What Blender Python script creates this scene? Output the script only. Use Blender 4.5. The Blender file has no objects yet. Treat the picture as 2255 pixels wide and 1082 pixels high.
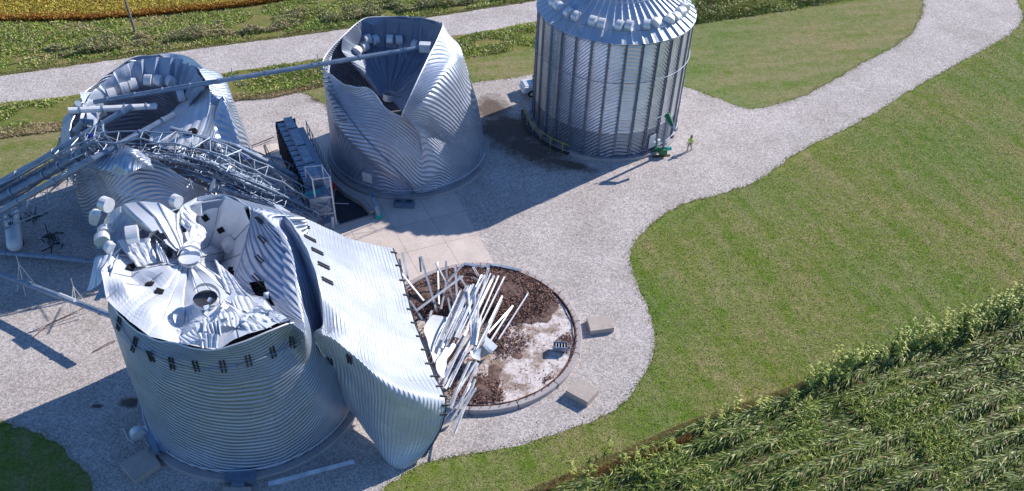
import bpy, math, random
import numpy as np
from mathutils import Vector, Matrix
from mathutils.bvhtree import BVHTree
from mathutils.geometry import tessellate_polygon
random.seed(7); rng=np.random.default_rng(11)
S=bpy.context.scene; COL=S.collection
PI=math.pi; R_=math.radians

# ---------------------------------------------------------------- camera, sky, sun, exposure
F,PITCH,ROLL,HC=1997.7257,0.697,0.0425,51.2579
fw=Vector((0,math.cos(PITCH),-math.sin(PITCH))); _r=Vector((1,0,0)); _u=Vector((0,math.sin(PITCH),math.cos(PITCH)))
rt=_r*math.cos(ROLL)+_u*math.sin(ROLL); up=_u*math.cos(ROLL)-_r*math.sin(ROLL)
CAM=Vector((0,0,HC))
cd=bpy.data.cameras.new('camera'); cam=bpy.data.objects.new('camera',cd); COL.objects.link(cam)
m=Matrix((rt,up,-fw)).transposed().to_4x4(); m.translation=CAM; cam.matrix_world=m
cd.sensor_width=36; cd.lens=36*F/2255; cd.clip_end=5000; S.camera=cam
def at(px,py,z=0.0):
    d=fw+rt*((px-1127.5)/F)-up*((py-541)/F)
    return CAM+d*((z-HC)/d.z)
def ray(px,py): return (fw+rt*((px-1127.5)/F)-up*((py-541)/F)).normalized()
SUNV=Vector((0.775*math.cos(R_(32)),0.632*math.cos(R_(32)),math.sin(R_(32)))).normalized()
W=bpy.data.worlds.new('World'); S.world=W; W.use_nodes=True
nt=W.node_tree; bg=nt.nodes['Background']; sk=nt.nodes.new('ShaderNodeTexSky')
sk.sky_type='NISHITA'; sk.sun_disc=False; sk.sun_elevation=R_(32); sk.sun_rotation=math.atan2(SUNV.x,SUNV.y)
sk.air_density=1.0; sk.dust_density=0.0; sk.ozone_density=9.0
nt.links.new(sk.outputs[0],bg.inputs[0]); bg.inputs[1].default_value=0.12
sd=bpy.data.lights.new('sun','SUN'); sun=bpy.data.objects.new('sun',sd); COL.objects.link(sun)
sd.energy=4.7; sd.angle=R_(0.5); sd.color=(1,.93,.85)
sun.rotation_euler=(-SUNV).to_track_quat('-Z','Y').to_euler()
S.view_settings.view_transform='Standard'; S.view_settings.look='None'; S.view_settings.gamma=1
S.view_settings.exposure=0.35

# ---------------------------------------------------------------- materials
MATS={}
class NB:
    def __init__(s,name):
        s.m=bpy.data.materials.new(name); s.m.use_nodes=True; s.t=s.m.node_tree; s.b=s.t.nodes['Principled BSDF']; MATS[name]=s.m
    def n(s,typ,**k):
        o=s.t.nodes.new(typ)
        for a,v in k.items(): setattr(o,a,v)
        return o
    def l(s,a,b): s.t.links.new(a,b)
    def pos(s):
        return s.n('ShaderNodeNewGeometry').outputs['Position']
    def mapping(s,vec,scale=(1,1,1),rot=0):
        if rot:
            o=s.n('ShaderNodeMapping'); o.inputs['Rotation'].default_value=(0,0,rot); s.l(vec,o.inputs[0]); vec=o.outputs[0]
        o=s.n('ShaderNodeMapping'); o.inputs['Scale'].default_value=scale; s.l(vec,o.inputs[0]); return o.outputs[0]
    def noise(s,vec,scale,detail=4,rough=.6):
        o=s.n('ShaderNodeTexNoise'); o.inputs['Scale'].default_value=scale; o.inputs['Detail'].default_value=detail; o.inputs['Roughness'].default_value=rough; s.l(vec,o.inputs['Vector']); return o.outputs['Fac']
    def ramp(s,fac,stops):
        o=s.n('ShaderNodeValToRGB'); cr=o.color_ramp
        while len(cr.elements)<len(stops): cr.elements.new(.5)
        for e,(p,c) in zip(cr.elements,stops): e.position=p; e.color=(*c,1) if len(c)==3 else c
        s.l(fac,o.inputs[0]); return o.outputs[0]
    def mix(s,fac,a,b,mode='MIX'):
        o=s.n('ShaderNodeMix',data_type='RGBA',blend_type=mode)
        for inp,v in ((o.inputs[0],fac),(o.inputs[6],a),(o.inputs[7],b)):
            if isinstance(v,(int,float)): inp.default_value=v
            elif isinstance(v,tuple): inp.default_value=(*v,1)
            else: s.l(v,inp)
        return o.outputs[2]
    def math(s,op,a,b=0,c=0):
        o=s.n('ShaderNodeMath',operation=op)
        for i,v in enumerate((a,b,c)):
            if isinstance(v,(int,float)): o.inputs[i].default_value=v
            else: s.l(v,o.inputs[i])
        return o.outputs[0]
    def bump(s,h,dist,strength=1,prev=None):
        o=s.n('ShaderNodeBump'); o.inputs['Distance'].default_value=dist; o.inputs['Strength'].default_value=strength; s.l(h,o.inputs['Height'])
        if prev is not None: s.l(prev,o.inputs['Normal'])
        return o.outputs[0]
    def done(s,col=None,rough=.8,metal=0,nor=None,spec=None):
        if col is not None:
            if isinstance(col,tuple): s.b.inputs['Base Color'].default_value=(*col,1)
            else: s.l(col,s.b.inputs['Base Color'])
        if isinstance(rough,(int,float)): s.b.inputs['Roughness'].default_value=rough
        else: s.l(rough,s.b.inputs['Roughness'])
        s.b.inputs['Metallic'].default_value=metal
        if nor is not None: s.l(nor,s.b.inputs['Normal'])
        if spec is not None: s.b.inputs['Specular IOR Level'].default_value=spec
        return s.m

def galv(name,base=(.60,.63,.67),rough=.38,period=.42,k=0.0,u0=0.0,amp=.03,metal=.85,panels=True,along='v',fine=True,sq=0.0):
    """galvanised corrugated sheet; UV is in metres (u around, v up)"""
    b=NB(name); uv=b.n('ShaderNodeUVMap',uv_map='UVMap').outputs[0]
    sp=b.n('ShaderNodeSeparateXYZ'); b.l(uv,sp.inputs[0]); u,v=sp.outputs[0],sp.outputs[1]
    if along=='u': u,v=v,u
    du=b.math('SUBTRACT',u,u0)
    ph=b.math('MULTIPLY_ADD',b.math('SQRT',b.math('MULTIPLY_ADD',du,du,9.0)),k,v)   # rings bend, slope limited to k
    if sq:
        ph=b.math('ADD',ph,b.math('MULTIPLY',b.math('ABSOLUTE',du),sq))
    wob=b.noise(uv,.35,2)
    ph=b.math('MULTIPLY_ADD',wob,.22,ph)
    sn=b.math('SINE',b.math('MULTIPLY',ph,2*PI/period))
    nor=b.bump(sn,amp,1)
    P=b.pos(); n1=b.noise(P,.5,4); n2=b.noise(P,6,3)
    nor=b.bump(n1,.06,.4,nor)
    col=b.ramp(n1,[(.3,tuple(c*.86 for c in base)),(.7,tuple(min(1,c*1.08) for c in base))])
    if panels:
        br=b.n('ShaderNodeTexBrick'); br.offset=.5
        br.inputs['Scale'].default_value=1; br.inputs['Brick Width'].default_value=2.8; br.inputs['Row Height'].default_value=1.12
        br.inputs['Mortar Size'].default_value=.018; br.inputs['Bias'].default_value=0
        br.inputs['Color1'].default_value=(.90,.90,.91,1); br.inputs['Color2'].default_value=(1,1,1,1); br.inputs['Mortar'].default_value=(.74,.76,.79,1)
        b.l(uv,br.inputs['Vector'])
        col=b.mix(1,col,br.outputs['Color'],'MULTIPLY')
    rg=b.ramp(n2,[(.3,(rough*.85,)*3),(.7,(rough*1.2,)*3)])
    return b.done(col,rg,metal,nor)
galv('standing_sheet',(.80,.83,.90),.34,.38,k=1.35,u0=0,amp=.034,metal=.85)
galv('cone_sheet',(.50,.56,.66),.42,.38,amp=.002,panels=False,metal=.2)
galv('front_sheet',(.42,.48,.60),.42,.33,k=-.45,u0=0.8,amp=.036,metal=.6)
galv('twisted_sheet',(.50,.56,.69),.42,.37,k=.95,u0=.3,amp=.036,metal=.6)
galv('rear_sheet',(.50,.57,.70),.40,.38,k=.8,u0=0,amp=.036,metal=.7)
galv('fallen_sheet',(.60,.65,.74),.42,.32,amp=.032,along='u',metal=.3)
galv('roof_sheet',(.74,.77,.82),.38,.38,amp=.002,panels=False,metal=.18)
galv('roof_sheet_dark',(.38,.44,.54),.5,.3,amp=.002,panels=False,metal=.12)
galv('roof_shade_sheet',(.20,.24,.32),.5,.3,amp=.002,panels=False,metal=.12)  # darker copy of the roof sheet, with the bin interior's shade in its colour
def plain(name,col,rough=.6,metal=0,nsc=3,var=.2,bumpd=0,spec=None):
    b=NB(name); P=b.pos(); n=b.noise(P,nsc,5)
    c=b.ramp(n,[(.3,tuple(x*(1-var) for x in col)),(.7,tuple(min(1,x*(1+var)) for x in col))])
    return b.done(c,rough,metal,b.bump(b.noise(P,nsc*4,4),bumpd) if bumpd else None,spec)
plain('beam_steel',(.70,.72,.76),.4,.35,1.2,.25)
plain('frame_steel',(.22,.28,.38),.5,.5,2,.25)
plain('lattice_steel',(.30,.36,.45),.5,.5,2,.3)
plain('post_steel',(.20,.23,.30),.55,.5,2,.2)
plain('tube_steel',(.27,.34,.44),.5,.55,1.5,.2)
plain('white_paint',(.75,.76,.78),.4,0,2,.06)
plain('vent_metal',(.76,.77,.79),.42,.25,3,.1)
plain('dark_steel',(.05,.055,.07),.6,.4,3,.3)
plain('hole_black',(.008,.008,.01),1,0,3,.3)
plain('green_paint',(.01,.16,.07),.45,0,3,.15)
plain('teal_paint',(.02,.42,.36),.45,0,3,.1)
plain('red_paint',(.5,.01,.02),.45,0,3,.1)
plain('yellow_paint',(.6,.45,.03),.5,0,3,.15)
plain('rust',(.18,.07,.035),.85,.2,4,.5)
plain('blue_rope',(.02,.03,.30),.6,0,3,.1)
plain('wood_pole',(.22,.19,.17),.9,0,3,.2)
plain('skin',(.45,.27,.19),.6,0,6,.05); plain('hair_dark',(.10,.045,.03),.8,0,6,.2)
plain('hivis',(.45,.85,.05),.6,0,6,.05); plain('dark_cloth',(.03,.035,.06),.85,0,6,.2); plain('tan_cloth',(.42,.38,.34),.85,0,6,.1)
plain('glass_dark',(.02,.03,.04),.08,0,3,.1)
plain('rubber',(.02,.02,.02),.8,0,4,.2)
plain('bark',(.12,.09,.06),.9)
# concrete
def concrete(name,col,joint=None):
    b=NB(name); P=b.pos(); n=b.noise(P,.5,6,.65); n2=b.noise(P,5,6,.7)
    c=b.ramp(n,[(.32,tuple(x*.86 for x in col)),(.68,tuple(min(1,x*1.08) for x in col))])
    c=b.mix(.35,c,b.ramp(n2,[(.3,(.55,.55,.55)),(.7,(1.25,1.22,1.2))]),'MULTIPLY')
    if joint:
        br=b.n('ShaderNodeTexBrick'); br.offset=0; br.inputs['Scale'].default_value=1
        br.inputs['Brick Width'].default_value=joint[0]; br.inputs['Row Height'].default_value=joint[1]; br.inputs['Mortar Size'].default_value=.03
        for k,vv in (('Color1',(1,1,1,1)),('Color2',(.93,.93,.93,1)),('Mortar',(.6,.58,.56,1))): br.inputs[k].default_value=vv
        b.l(b.mapping(P,(1,1,1),joint[2]),br.inputs['Vector']); c=b.mix(1,c,br.outputs['Color'],'MULTIPLY')
    return b.done(c,.85,0,b.bump(n2,.02))
concrete('apron_concrete',(.72,.62,.56),(3.6,3.6,R_(-26)))
concrete('curb_concrete',(.44,.40,.40))
concrete('block_concrete',(.50,.43,.38))
# gravel
def gravel(name,col,stain=False):
    b=NB(name); P=b.pos()
    vo=b.n('ShaderNodeTexVoronoi'); vo.inputs['Scale'].default_value=9; b.l(P,vo.inputs['Vector'])
    g=b.noise(P,12,6,.85); n=b.noise(P,.22,5,.6); n3=b.noise(P,1.1,4,.6)
    c=b.ramp(g,[(.30,tuple(x*.36 for x in col)),(.44,tuple(x*.82 for x in col)),(.56,tuple(x*1.08 for x in col)),(.70,tuple(min(1,x*1.75) for x in col))])
    sep=b.n('ShaderNodeSeparateColor'); b.l(vo.outputs['Color'],sep.inputs[0])
    c=b.mix(.55,c,b.ramp(sep.outputs[0],[(.0,(.40,.40,.43)),(.5,(.98,.97,.98)),(1,(1.55,1.52,1.55))]),'MULTIPLY')
    c=b.mix(1,c,b.ramp(n,[(.35,(.86,.85,.84)),(.65,(1.06,1.06,1.08))]),'MULTIPLY')
    c=b.mix(1,c,b.ramp(n3,[(.3,(.95,.95,.95)),(.7,(1.04,1.03,1.02))]),'MULTIPLY')
    weed=b.math('MULTIPLY',b.ramp(b.noise(P,.9,5,.7),[(.66,(0,0,0)),(.74,(1,1,1))]),.45)
    c=b.mix(weed,c,(.16,.17,.09))
    if stain:
        # damp soil stain left between two bins: an area with a shape of its own
        o=None
        for (cx,cy,rx,ry,ang) in stain:
            mp=b.n('ShaderNodeMapping',vector_type='TEXTURE'); mp.inputs['Location'].default_value=(cx,cy,0); mp.inputs['Rotation'].default_value=(0,0,ang); mp.inputs['Scale'].default_value=(rx,ry,1000)
            b.l(P,mp.inputs[0]); ln=b.n('ShaderNodeVectorMath',operation='LENGTH'); b.l(mp.outputs[0],ln.inputs[0])
            d=b.math('ADD',ln.outputs['Value'],b.math('MULTIPLY_ADD',b.noise(P,.7,6,.7),1.5,-.75))
            f=b.ramp(d,[(.45,(1,1,1)),(1.05,(0,0,0))]); o=f if o is None else b.math('MAXIMUM',o,f)
        c=b.mix(b.math('MULTIPLY',o,.85),c,b.ramp(g,[(.3,(.03,.018,.012)),(.7,(.16,.10,.07))]))
    return b.done(c,.95,0,b.bump(g,.06,.8),.2)
def st(px,py,rx,ry,a): p=at(px,py); return (p.x,p.y,rx,ry,R_(a))
gravel('yard_gravel',(.55,.505,.475),[st(1115,285,5.2,3.6,-15),st(1165,330,6.5,2.6,-35),st(1080,240,2.6,3.4,0),st(1250,362,3.5,1.0,-20),st(290,888,1.2,.6,0),st(215,895,.5,.25,0),st(700,218,1.5,1,0)])
gravel('road_gravel',(.57,.525,.495))
# grass
def grass(name,greens,dry,dryamt=.5,ang=0.6,streak=.16):
    b=NB(name); P=b.pos()
    big=b.noise(b.mapping(P,(streak*.5,.5,1),ang),1,5,.65); mid=b.noise(P,.9,5,.7); fine=b.noise(P,7,5,.85); vf=b.noise(P,2.8,4,.8)
    c=b.ramp(fine,[(.30,tuple(x*.42 for x in greens[0])),(.5,greens[0]),(.68,greens[1])])
    f=b.math('ADD',b.math('MULTIPLY',big,.8),b.math('MULTIPLY_ADD',mid,.80,-.28+dryamt*.12))
    d=b.ramp(fine,[(.32,tuple(x*.35 for x in dry)),(.5,dry),(.7,tuple(x*1.5 for x in dry))])
    c=b.mix(b.math('MULTIPLY',b.ramp(f,[(.36,(0,0,0)),(.70,(1,1,1))]),.85),c,d)
    c=b.mix(1,c,b.ramp(vf,[(.3,(.62,.62,.62)),(.7,(1.25,1.25,1.2))]),'MULTIPLY')
    c=b.mix(1,c,b.ramp(b.noise(P,.07,3),[(.35,(.82,.98,.80)),(.65,(1.16,1.03,1.08))]),'MULTIPLY')
    return b.done(c,.95,0,b.bump(fine,.10,.9),.15)
grass('lawn',((.12,.20,.016),(.28,.37,.05)),(.34,.30,.15),.05,R_(-math.degrees(math.atan2(*((at(1640,740)-at(1560,640)).yx)))))
grass('lawn_dry',((.13,.20,.03),(.26,.34,.07)),(.32,.28,.16),.55,R_(-15))
grass('verge',((.10,.18,.02),(.22,.32,.04)),(.32,.25,.12),.45,R_(5))
plain('corn_soil',(.05,.035,.025),1,0,2,.4)
plain('soy_soil',(.16,.09,.03),1,0,2,.4)
def translucent(b,col,rough,t):
    m=b.done(col,rough,0,None,.35); tr=b.n('ShaderNodeBsdfTranslucent'); mx=b.n('ShaderNodeMixShader'); mx.inputs[0].default_value=t
    b.l(b.mix(1,col,(1.0,1.0,.55),'MULTIPLY'),tr.inputs[0]); out=[n for n in b.t.nodes if n.type=='OUTPUT_MATERIAL'][0]
    b.l(b.b.outputs[0],mx.inputs[1]); b.l(tr.outputs[0],mx.inputs[2]); b.l(mx.outputs[0],out.inputs[0]); return m
def leafmat(name,rough=.5,trans=.15):
    b=NB(name); a=b.n('ShaderNodeAttribute',attribute_name='Col')
    b.b.inputs['Subsurface Weight'].default_value=0
    return translucent(b,a.outputs['Color'],rough,trans)
leafmat('leaf',.5,.14); leafmat('chaff',.9,.0)
# pad floor
b=NB('pad_floor'); P=b.pos(); n=b.noise(P,.45,6,.7); n2=b.noise(P,3.5,6,.75); n4=b.noise(P,12,3)
c=b.ramp(n2,[(.3,(.42,.33,.30)),(.5,(.70,.63,.61)),(.65,(.80,.76,.76))])
c=b.mix(b.ramp(n,[(.48,(0,0,0)),(.58,(1,1,1))]),c,b.ramp(n4,[(.3,(.18,.12,.09)),(.7,(.42,.32,.26))]))
b.done(c,.9,0,b.bump(n2,.05))

def catmull(P,n,closed=False,axis=0):
    """resample rows of points along axis 0 to n samples"""
    P=np.asarray(P,float); m_=len(P); segs=m_ if closed else m_-1
    t=np.linspace(0,segs,n,endpoint=not closed); i=np.minimum(t.astype(int),segs-1); f=(t-i)
    f=f.reshape((-1,)+(1,)*(P.ndim-1))
    g=(lambda k:P[k%m_]) if closed else (lambda k:P[np.clip(k,0,m_-1)])
    p0,p1,p2,p3=g(i-1),g(i),g(i+1),g(i+2)
    return .5*((2*p1)+(-p0+p2)*f+(2*p0-5*p1+4*p2-p3)*f**2+(-p0+3*p1-3*p2+p3)*f**3)
# ---------------------------------------------------------------- mesh helpers
WL={}
def wl(o): return WL.get(o.name,Vector((0,0,0)))
def tag(o,label=None,cat=None,group=None,kind=None):
    if label: o['label']=label
    if cat: o['category']=cat
    if group: o['group']=group
    if kind: o['kind']=kind
    elif label and 'kind' not in o: o['kind']='thing'
    return o
def empty(name,loc,label,cat,group=None):
    o=bpy.data.objects.new(name,None); COL.objects.link(o); o.location=loc; WL[o.name]=Vector(loc); o.empty_display_size=.3
    return tag(o,label,cat,group)
def link(name,mesh,parent,loc,rot=None):
    o=bpy.data.objects.new(name,mesh); COL.objects.link(o); o.parent=parent
    o.location=Vector(loc)-(wl(parent) if parent else Vector((0,0,0))); WL[o.name]=Vector(loc)
    if rot is not None: o.rotation_euler=rot.to_euler() if hasattr(rot,'to_euler') else rot
    return o
class MB:
    def __init__(s): s.v=[]; s.f=[]; s.uv=[]; s.col=None; s.smooth=False
    def quadgrid(s,G,closed=False,UV=None):
        nv,nu=G.shape[:2]; o=len(s.v); s.v+= [tuple(p) for p in G.reshape(-1,3)]
        for j in range(nv-1):
            for i in range(nu if closed else nu-1):
                i2=(i+1)%nu
                s.f.append((o+j*nu+i,o+j*nu+i2,o+(j+1)*nu+i2,o+(j+1)*nu+i))
                if UV is not None:
                    a=UV[j,i]; b_=UV[j,i2] if i2 else UV[j,i]+(UV[j,1]-UV[j,0]); d=UV[j+1,i]; c_=UV[j+1,i2] if i2 else UV[j+1,i]+(UV[j+1,1]-UV[j+1,0])
                    s.uv+= [tuple(a),tuple(b_),tuple(c_),tuple(d)]
        return s
    def face(s,pts): o=len(s.v); s.v+=[tuple(p) for p in pts]; s.f.append(tuple(range(o,o+len(pts)))); return s
    def box(s,c,size,M=None):
        c=Vector(c); hx,hy,hz=[a/2 for a in size]; o=len(s.v)
        for z in (-hz,hz):
            for x,y in ((-hx,-hy),(hx,-hy),(hx,hy),(-hx,hy)):
                p=Vector((x,y,z)); s.v.append(tuple(c+(M@p if M is not None else p)))
        for q in ((0,3,2,1),(4,5,6,7),(0,1,5,4),(1,2,6,5),(2,3,7,6),(3,0,4,7)): s.f.append(tuple(o+i for i in q))
        return s
    def bar(s,p,q,w,h,upv=(0,0,1)):
        p,q=Vector(p),Vector(q); d=(q-p); L=d.length; M=frame(d,upv); return s.box((p+q)/2,(L,w,h),M)
    def channel(s,p,q,w,h,t=.02,upv=(0,0,1),side=1):
        p,q=Vector(p),Vector(q); M=frame(q-p,upv); L=(q-p).length; c=(p+q)/2
        s.box(c,(L,w,t),M); s.box(c+M@Vector((0,w/2-t/2,-side*h/2)),(L,t,h),M); s.box(c+M@Vector((0,-w/2+t/2,-side*h/2)),(L,t,h),M); return s
    def tube(s,pts,r,n=8,caps=True):
        pts=[Vector(p) for p in pts]; rings=[]
        for i,p in enumerate(pts):
            d=(pts[min(i+1,len(pts)-1)]-pts[max(i-1,0)]); M=frame(d,(0,0,1) if abs(d.normalized().z)<.95 else (0,1,0))
            rr=r[i] if isinstance(r,(list,tuple)) else r; o=len(s.v)
            for k in range(n):
                a=2*PI*k/n; s.v.append(tuple(p+M@Vector((0,math.cos(a)*rr,math.sin(a)*rr))))
            rings.append(o)
        for a,b_ in zip(rings,rings[1:]):
            for k in range(n): s.f.append((a+k,a+(k+1)%n,b_+(k+1)%n,b_+k))
        if caps: s.f.append(tuple(rings[0]+k for k in range(n))[::-1]); s.f.append(tuple(rings[-1]+k for k in range(n)))
        return s
    def poly(s,pts,z=None):
        P=[Vector(p) for p in pts]; o=len(s.v); s.v+=[tuple(p) for p in P]
        tt=tessellate_polygon([[Vector((p.x,p.y,0)) for p in P]])
        for t in tt:
            a,b_,c_=[P[i] for i in t]
            if ((b_-a).cross(c_-a)).z<0: t=(t[0],t[2],t[1])
            s.f.append(tuple(o+i for i in t))
        return s
    def mesh(s,name,mat,org=Vector((0,0,0))):
        me=bpy.data.meshes.new(name); V=np.array(s.v,dtype=float)-np.array(org)
        me.from_pydata(V.tolist(),[],s.f)
        if s.uv and len(s.uv)==len(me.loops):
            l=me.uv_layers.new(name='UVMap'); l.data.foreach_set('uv',np.array(s.uv,dtype=np.float32).ravel())
        elif mat and (mat.endswith('sheet') or mat.startswith('roof')):
            l=me.uv_layers.new(name='UVMap'); vv=np.array(s.v)[[lp.vertex_index for lp in me.loops]]
            l.data.foreach_set('uv',np.stack([vv[:,0]+vv[:,1],vv[:,2]],-1).astype(np.float32).ravel())
        if s.smooth: me.polygons.foreach_set('use_smooth',[True]*len(me.polygons))
        me.materials.append(MATS[mat]); me.update(); return me
    def build(s,name,mat,parent=None,base=False):
        V=np.array(s.v); org=Vector((V.min(0)+V.max(0))/2)
        if base or parent is None: org.z=float(V[:,2].min())
        return link(name,s.mesh(name,mat,org),parent,org)
def frame(d,upv=(0,0,1)):
    x=Vector(d).normalized(); u=Vector(upv)
    if abs(x.dot(u.normalized()))>.99: u=Vector((0,1,0)) if abs(x.y)<.9 else Vector((1,0,0))
    y=u.cross(x).normalized(); z=x.cross(y); return Matrix((x,y,z)).transposed()
def linear(P,n):
    P=np.asarray(P,float); t=np.linspace(0,len(P)-1,n); i=np.minimum(t.astype(int),len(P)-2); f=(t-i).reshape((-1,)+(1,)*(P.ndim-1)); return P[i]*(1-f)+P[i+1]*f
def fnoise(G,amp,fr,seed):
    """smooth 3D displacement"""
    r=np.random.default_rng(seed); out=np.zeros_like(G)
    for k in range(5):
        d=r.normal(size=3)*fr*(1+.6*k); ph=r.uniform(0,6.28); dr=r.normal(size=3); dr/=np.linalg.norm(dr)
        out+=np.sin(G@d+ph)[...,None]*dr*amp/(1+.5*k)
    return G+out
def gridnormal(G):
    du=np.gradient(G,axis=1); dv=np.gradient(G,axis=0); n=np.cross(du,dv); return n/(np.linalg.norm(n,axis=-1,keepdims=True)+1e-9)
BV={}
def addbvh(key,mb): BV[key]=BVHTree.FromPolygons([tuple(v) for v in mb.v],mb.f)
def hit(px,py,key):
    d=ray(px,py); h=BV[key].ray_cast(CAM,d)
    if h[0] is None: return None
    n=h[1]; n=n if n.dot(d)<0 else -n
    return h[0],n
def v3(e): return at(*e)

# ---------------------------------------------------------------- ground and the setting
def inpoly(P,poly):
    x,y=P[:,0],P[:,1]; ins=np.zeros(len(P),bool); n=len(poly); j=n-1
    for i in range(n):
        xi,yi=poly[i]; xj,yj=poly[j]
        c=((yi>y)!=(yj>y))&(x<(xj-xi)*(y-yi)/(yj-yi+1e-12)+xi); ins^=c; j=i
    return ins
def gpoly(px,z=0,rag=0,step=1.0,sm=False):
    if sm: px=[tuple(p) for p in catmull(np.array(px,float),(len(px)-1)*4+1)]
    P=[at(*p) for p in px]; out=[]
    for a,b_ in zip(P,P[1:]+P[:1]):
        L=(b_-a).length; n=max(1,int(L/step)) if rag else 1
        n=min(n,160)
        for k in range(n):
            q=a.lerp(b_,k/n)
            if rag and L<130: q=q+Vector((random.gauss(0,rag),random.gauss(0,rag),0))
            out.append(Vector((q.x,q.y,z)))
    return out
def struct(name,mb,mat): o=mb.build(name,mat); o['kind']='structure'; return o
mb=MB(); mb.face([(-3000,-1500,0),(3000,-1500,0),(3000,4500,0),(-3000,4500,0)]); struct('ground',mb,'lawn')
# drier mown lawn on the far side of the yard
struct('side_lawn',MB().poly(gpoly([(1400,120),(1520,52),(1650,33),(1900,-2),(2100,-20),(2060,60),(1990,120),(1800,230),(1640,260),(1480,210),(1380,200)],.003)),'lawn_dry')
struct('left_lawn',MB().poly(gpoly([(-300,345),(0,300),(140,280),(350,230),(520,210),(700,185),(1180,100),(1300,80),(1300,200),(800,240),(500,260),(300,420),(-300,560)],.003)),'lawn_dry')
ROADU=[(-1200,369),(-400,235),(0,168),(230,135),(620,84),(900,45),(1180,3),(1500,-45),(2300,-160)]
ROADL=[(2300,-95),(1500,2),(1185,48),(1000,80),(700,130),(500,160),(200,205),(0,228),(-400,300),(-1200,446)]
DITCHL=[(-1200,520),(-400,375),(0,304),(150,284),(360,250),(520,222),(600,216),(715,190),(1000,137),(1180,106),(1520,56),(1650,36),(1900,2),(2300,-55)]
struct('verge_near',MB().poly(gpoly(ROADL[::-1]+DITCHL[::-1],.006,.12)),'verge')
SOY=[(-1500,120),(-400,75),(0,48),(200,45),(300,38),(500,20),(650,-2),(900,-40)]
struct('verge_far',MB().poly(gpoly(SOY+[(1500,-130),(2300,-260)]+ROADU[::-1],.006,.1)),'verge')
struct('road',MB().poly(gpoly(ROADU+ROADL,.010,.10)),'road_gravel')
YARD=[(530,216),(600,208),(650,203),(690,215),(722,238),(760,300),(900,240),(1030,186),(1100,176),(1180,163),(1300,150),(1400,165),(1505,190),(1570,214),(1640,238),(1680,238),(1740,222),(1790,203),(1900,140),(1990,90),(2025,45),(2034,0),(2030,-60),(2210,-60),(2240,0),(2250,50),(2200,90),(2120,135),(2020,190),(1950,235),(1860,285),(1750,340),(1690,385),(1620,418),(1500,452),(1430,498),(1395,540),(1388,580),(1405,630),(1430,690),(1443,730),(1435,790),(1400,850),(1370,890),(1300,930),(1200,963),(1100,990),(960,1012),(900,1040),(850,1075),(800,1130),(500,1200),(230,1105),(195,1045),(151,1003),(123,973),(61,947),(28,942),(0,928),(-300,850),(-300,520),(0,440),(150,392),(200,330),(300,260)]
YW=gpoly(YARD,.014,.07,.6,True)
struct('gravel_yard',MB().poly(YW),'yard_gravel')
struct('concrete_apron',MB().poly(gpoly([(556,325),(727,297),(900,380),(1002,428),(1092,588),(900,640),(760,640),(560,430)],.03)),'apron_concrete')
CORN=[(1195,1085),(1260,1062),(1330,1035),(1400,1003),(1500,956),(1600,915),(1700,886),(1780,850),(1900,795),(2020,745),(2100,728),(2200,682),(2260,660),(2420,590),(2420,1200),(1150,1200)]
struct('corn_ground',MB().poly(gpoly([(x+8,y+(22 if x<1450 else 40)) if y<1150 else (x,y) for x,y in CORN],.008,.25)),'corn_soil')
struct('soy_ground',MB().poly(gpoly(SOY+[(900,-200),(-1500,-200)],.012)),'soy_soil')

# ---- leafy ground cover built of many small blades
def blades(name,mat,pos,length,width,yaw,pitch,cols,droop=.3,kind='stuff',label=None,cat=None):
    n=len(pos); d=np.stack([np.cos(yaw)*np.cos(pitch),np.sin(yaw)*np.cos(pitch),np.sin(pitch)],-1)
    roll=rng.uniform(-.9,.9,n); s=np.stack([-np.sin(yaw),np.cos(yaw),np.zeros(n)],-1); s=s*np.cos(roll)[:,None]+np.cross(d,s)*np.sin(roll)[:,None]
    L=length[:,None]; Wd=width[:,None]
    p0=pos; p1=pos+d*L*.5; p2=pos+d*L-np.array([0,0,1.])*L*droop
    V=np.stack([p0-s*Wd*.4,p0+s*Wd*.4,p1+s*Wd*.5,p1-s*Wd*.5,p2],1).reshape(-1,3)
    me=bpy.data.meshes.new(name); nf=n*2
    me.vertices.add(n*5); me.vertices.foreach_set('co',V.astype(np.float32).ravel())
    base=np.arange(n)[:,None]*5; lo=np.concatenate([base+np.array([0,1,2,3]),base+np.array([3,2,4])],1).ravel()
    me.loops.add(n*7); me.loops.foreach_set('vertex_index',lo.astype(np.int32))
    me.polygons.add(nf); stt=np.stack([np.arange(n)*7,np.arange(n)*7+4],1).ravel(); me.polygons.foreach_set('loop_start',stt.astype(np.int32))
    me.update(); me.validate()
    a=me.color_attributes.new('Col','FLOAT_COLOR','POINT'); C=np.concatenate([cols,np.ones((n,1))],1); a.data.foreach_set('color',np.repeat(C,5,0).astype(np.float32).ravel())
    me.materials.append(MATS[mat]); o=bpy.data.objects.new(name,me)
    return o
def scatter(pxpoly,n,margin=0):
    poly=np.array([tuple(at(*p))[:2] for p in pxpoly]); lo,hi=poly.min(0),poly.max(0); out=[]
    tot=0
    while tot<n:
        P=rng.uniform(lo,hi,(n*2,2)); P=P[inpoly(P,poly)]; out.append(P); tot+=len(P)
    return np.concatenate(out)[:n]
def n2(P,fr,seed,oct=4):
    r=np.random.default_rng(seed); o=np.zeros(len(P))
    for k in range(oct*3):
        d=r.normal(size=2)*fr*(1.6**(k//3)); o+=np.sin(P@d+r.uniform(0,6.28))/(1.35**(k//3))
    return o/3.2
def mixc(a,b_,t): t=np.clip(t,0,1)[:,None]; return np.array(a)*(1-t)+np.array(b_)*t
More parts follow.
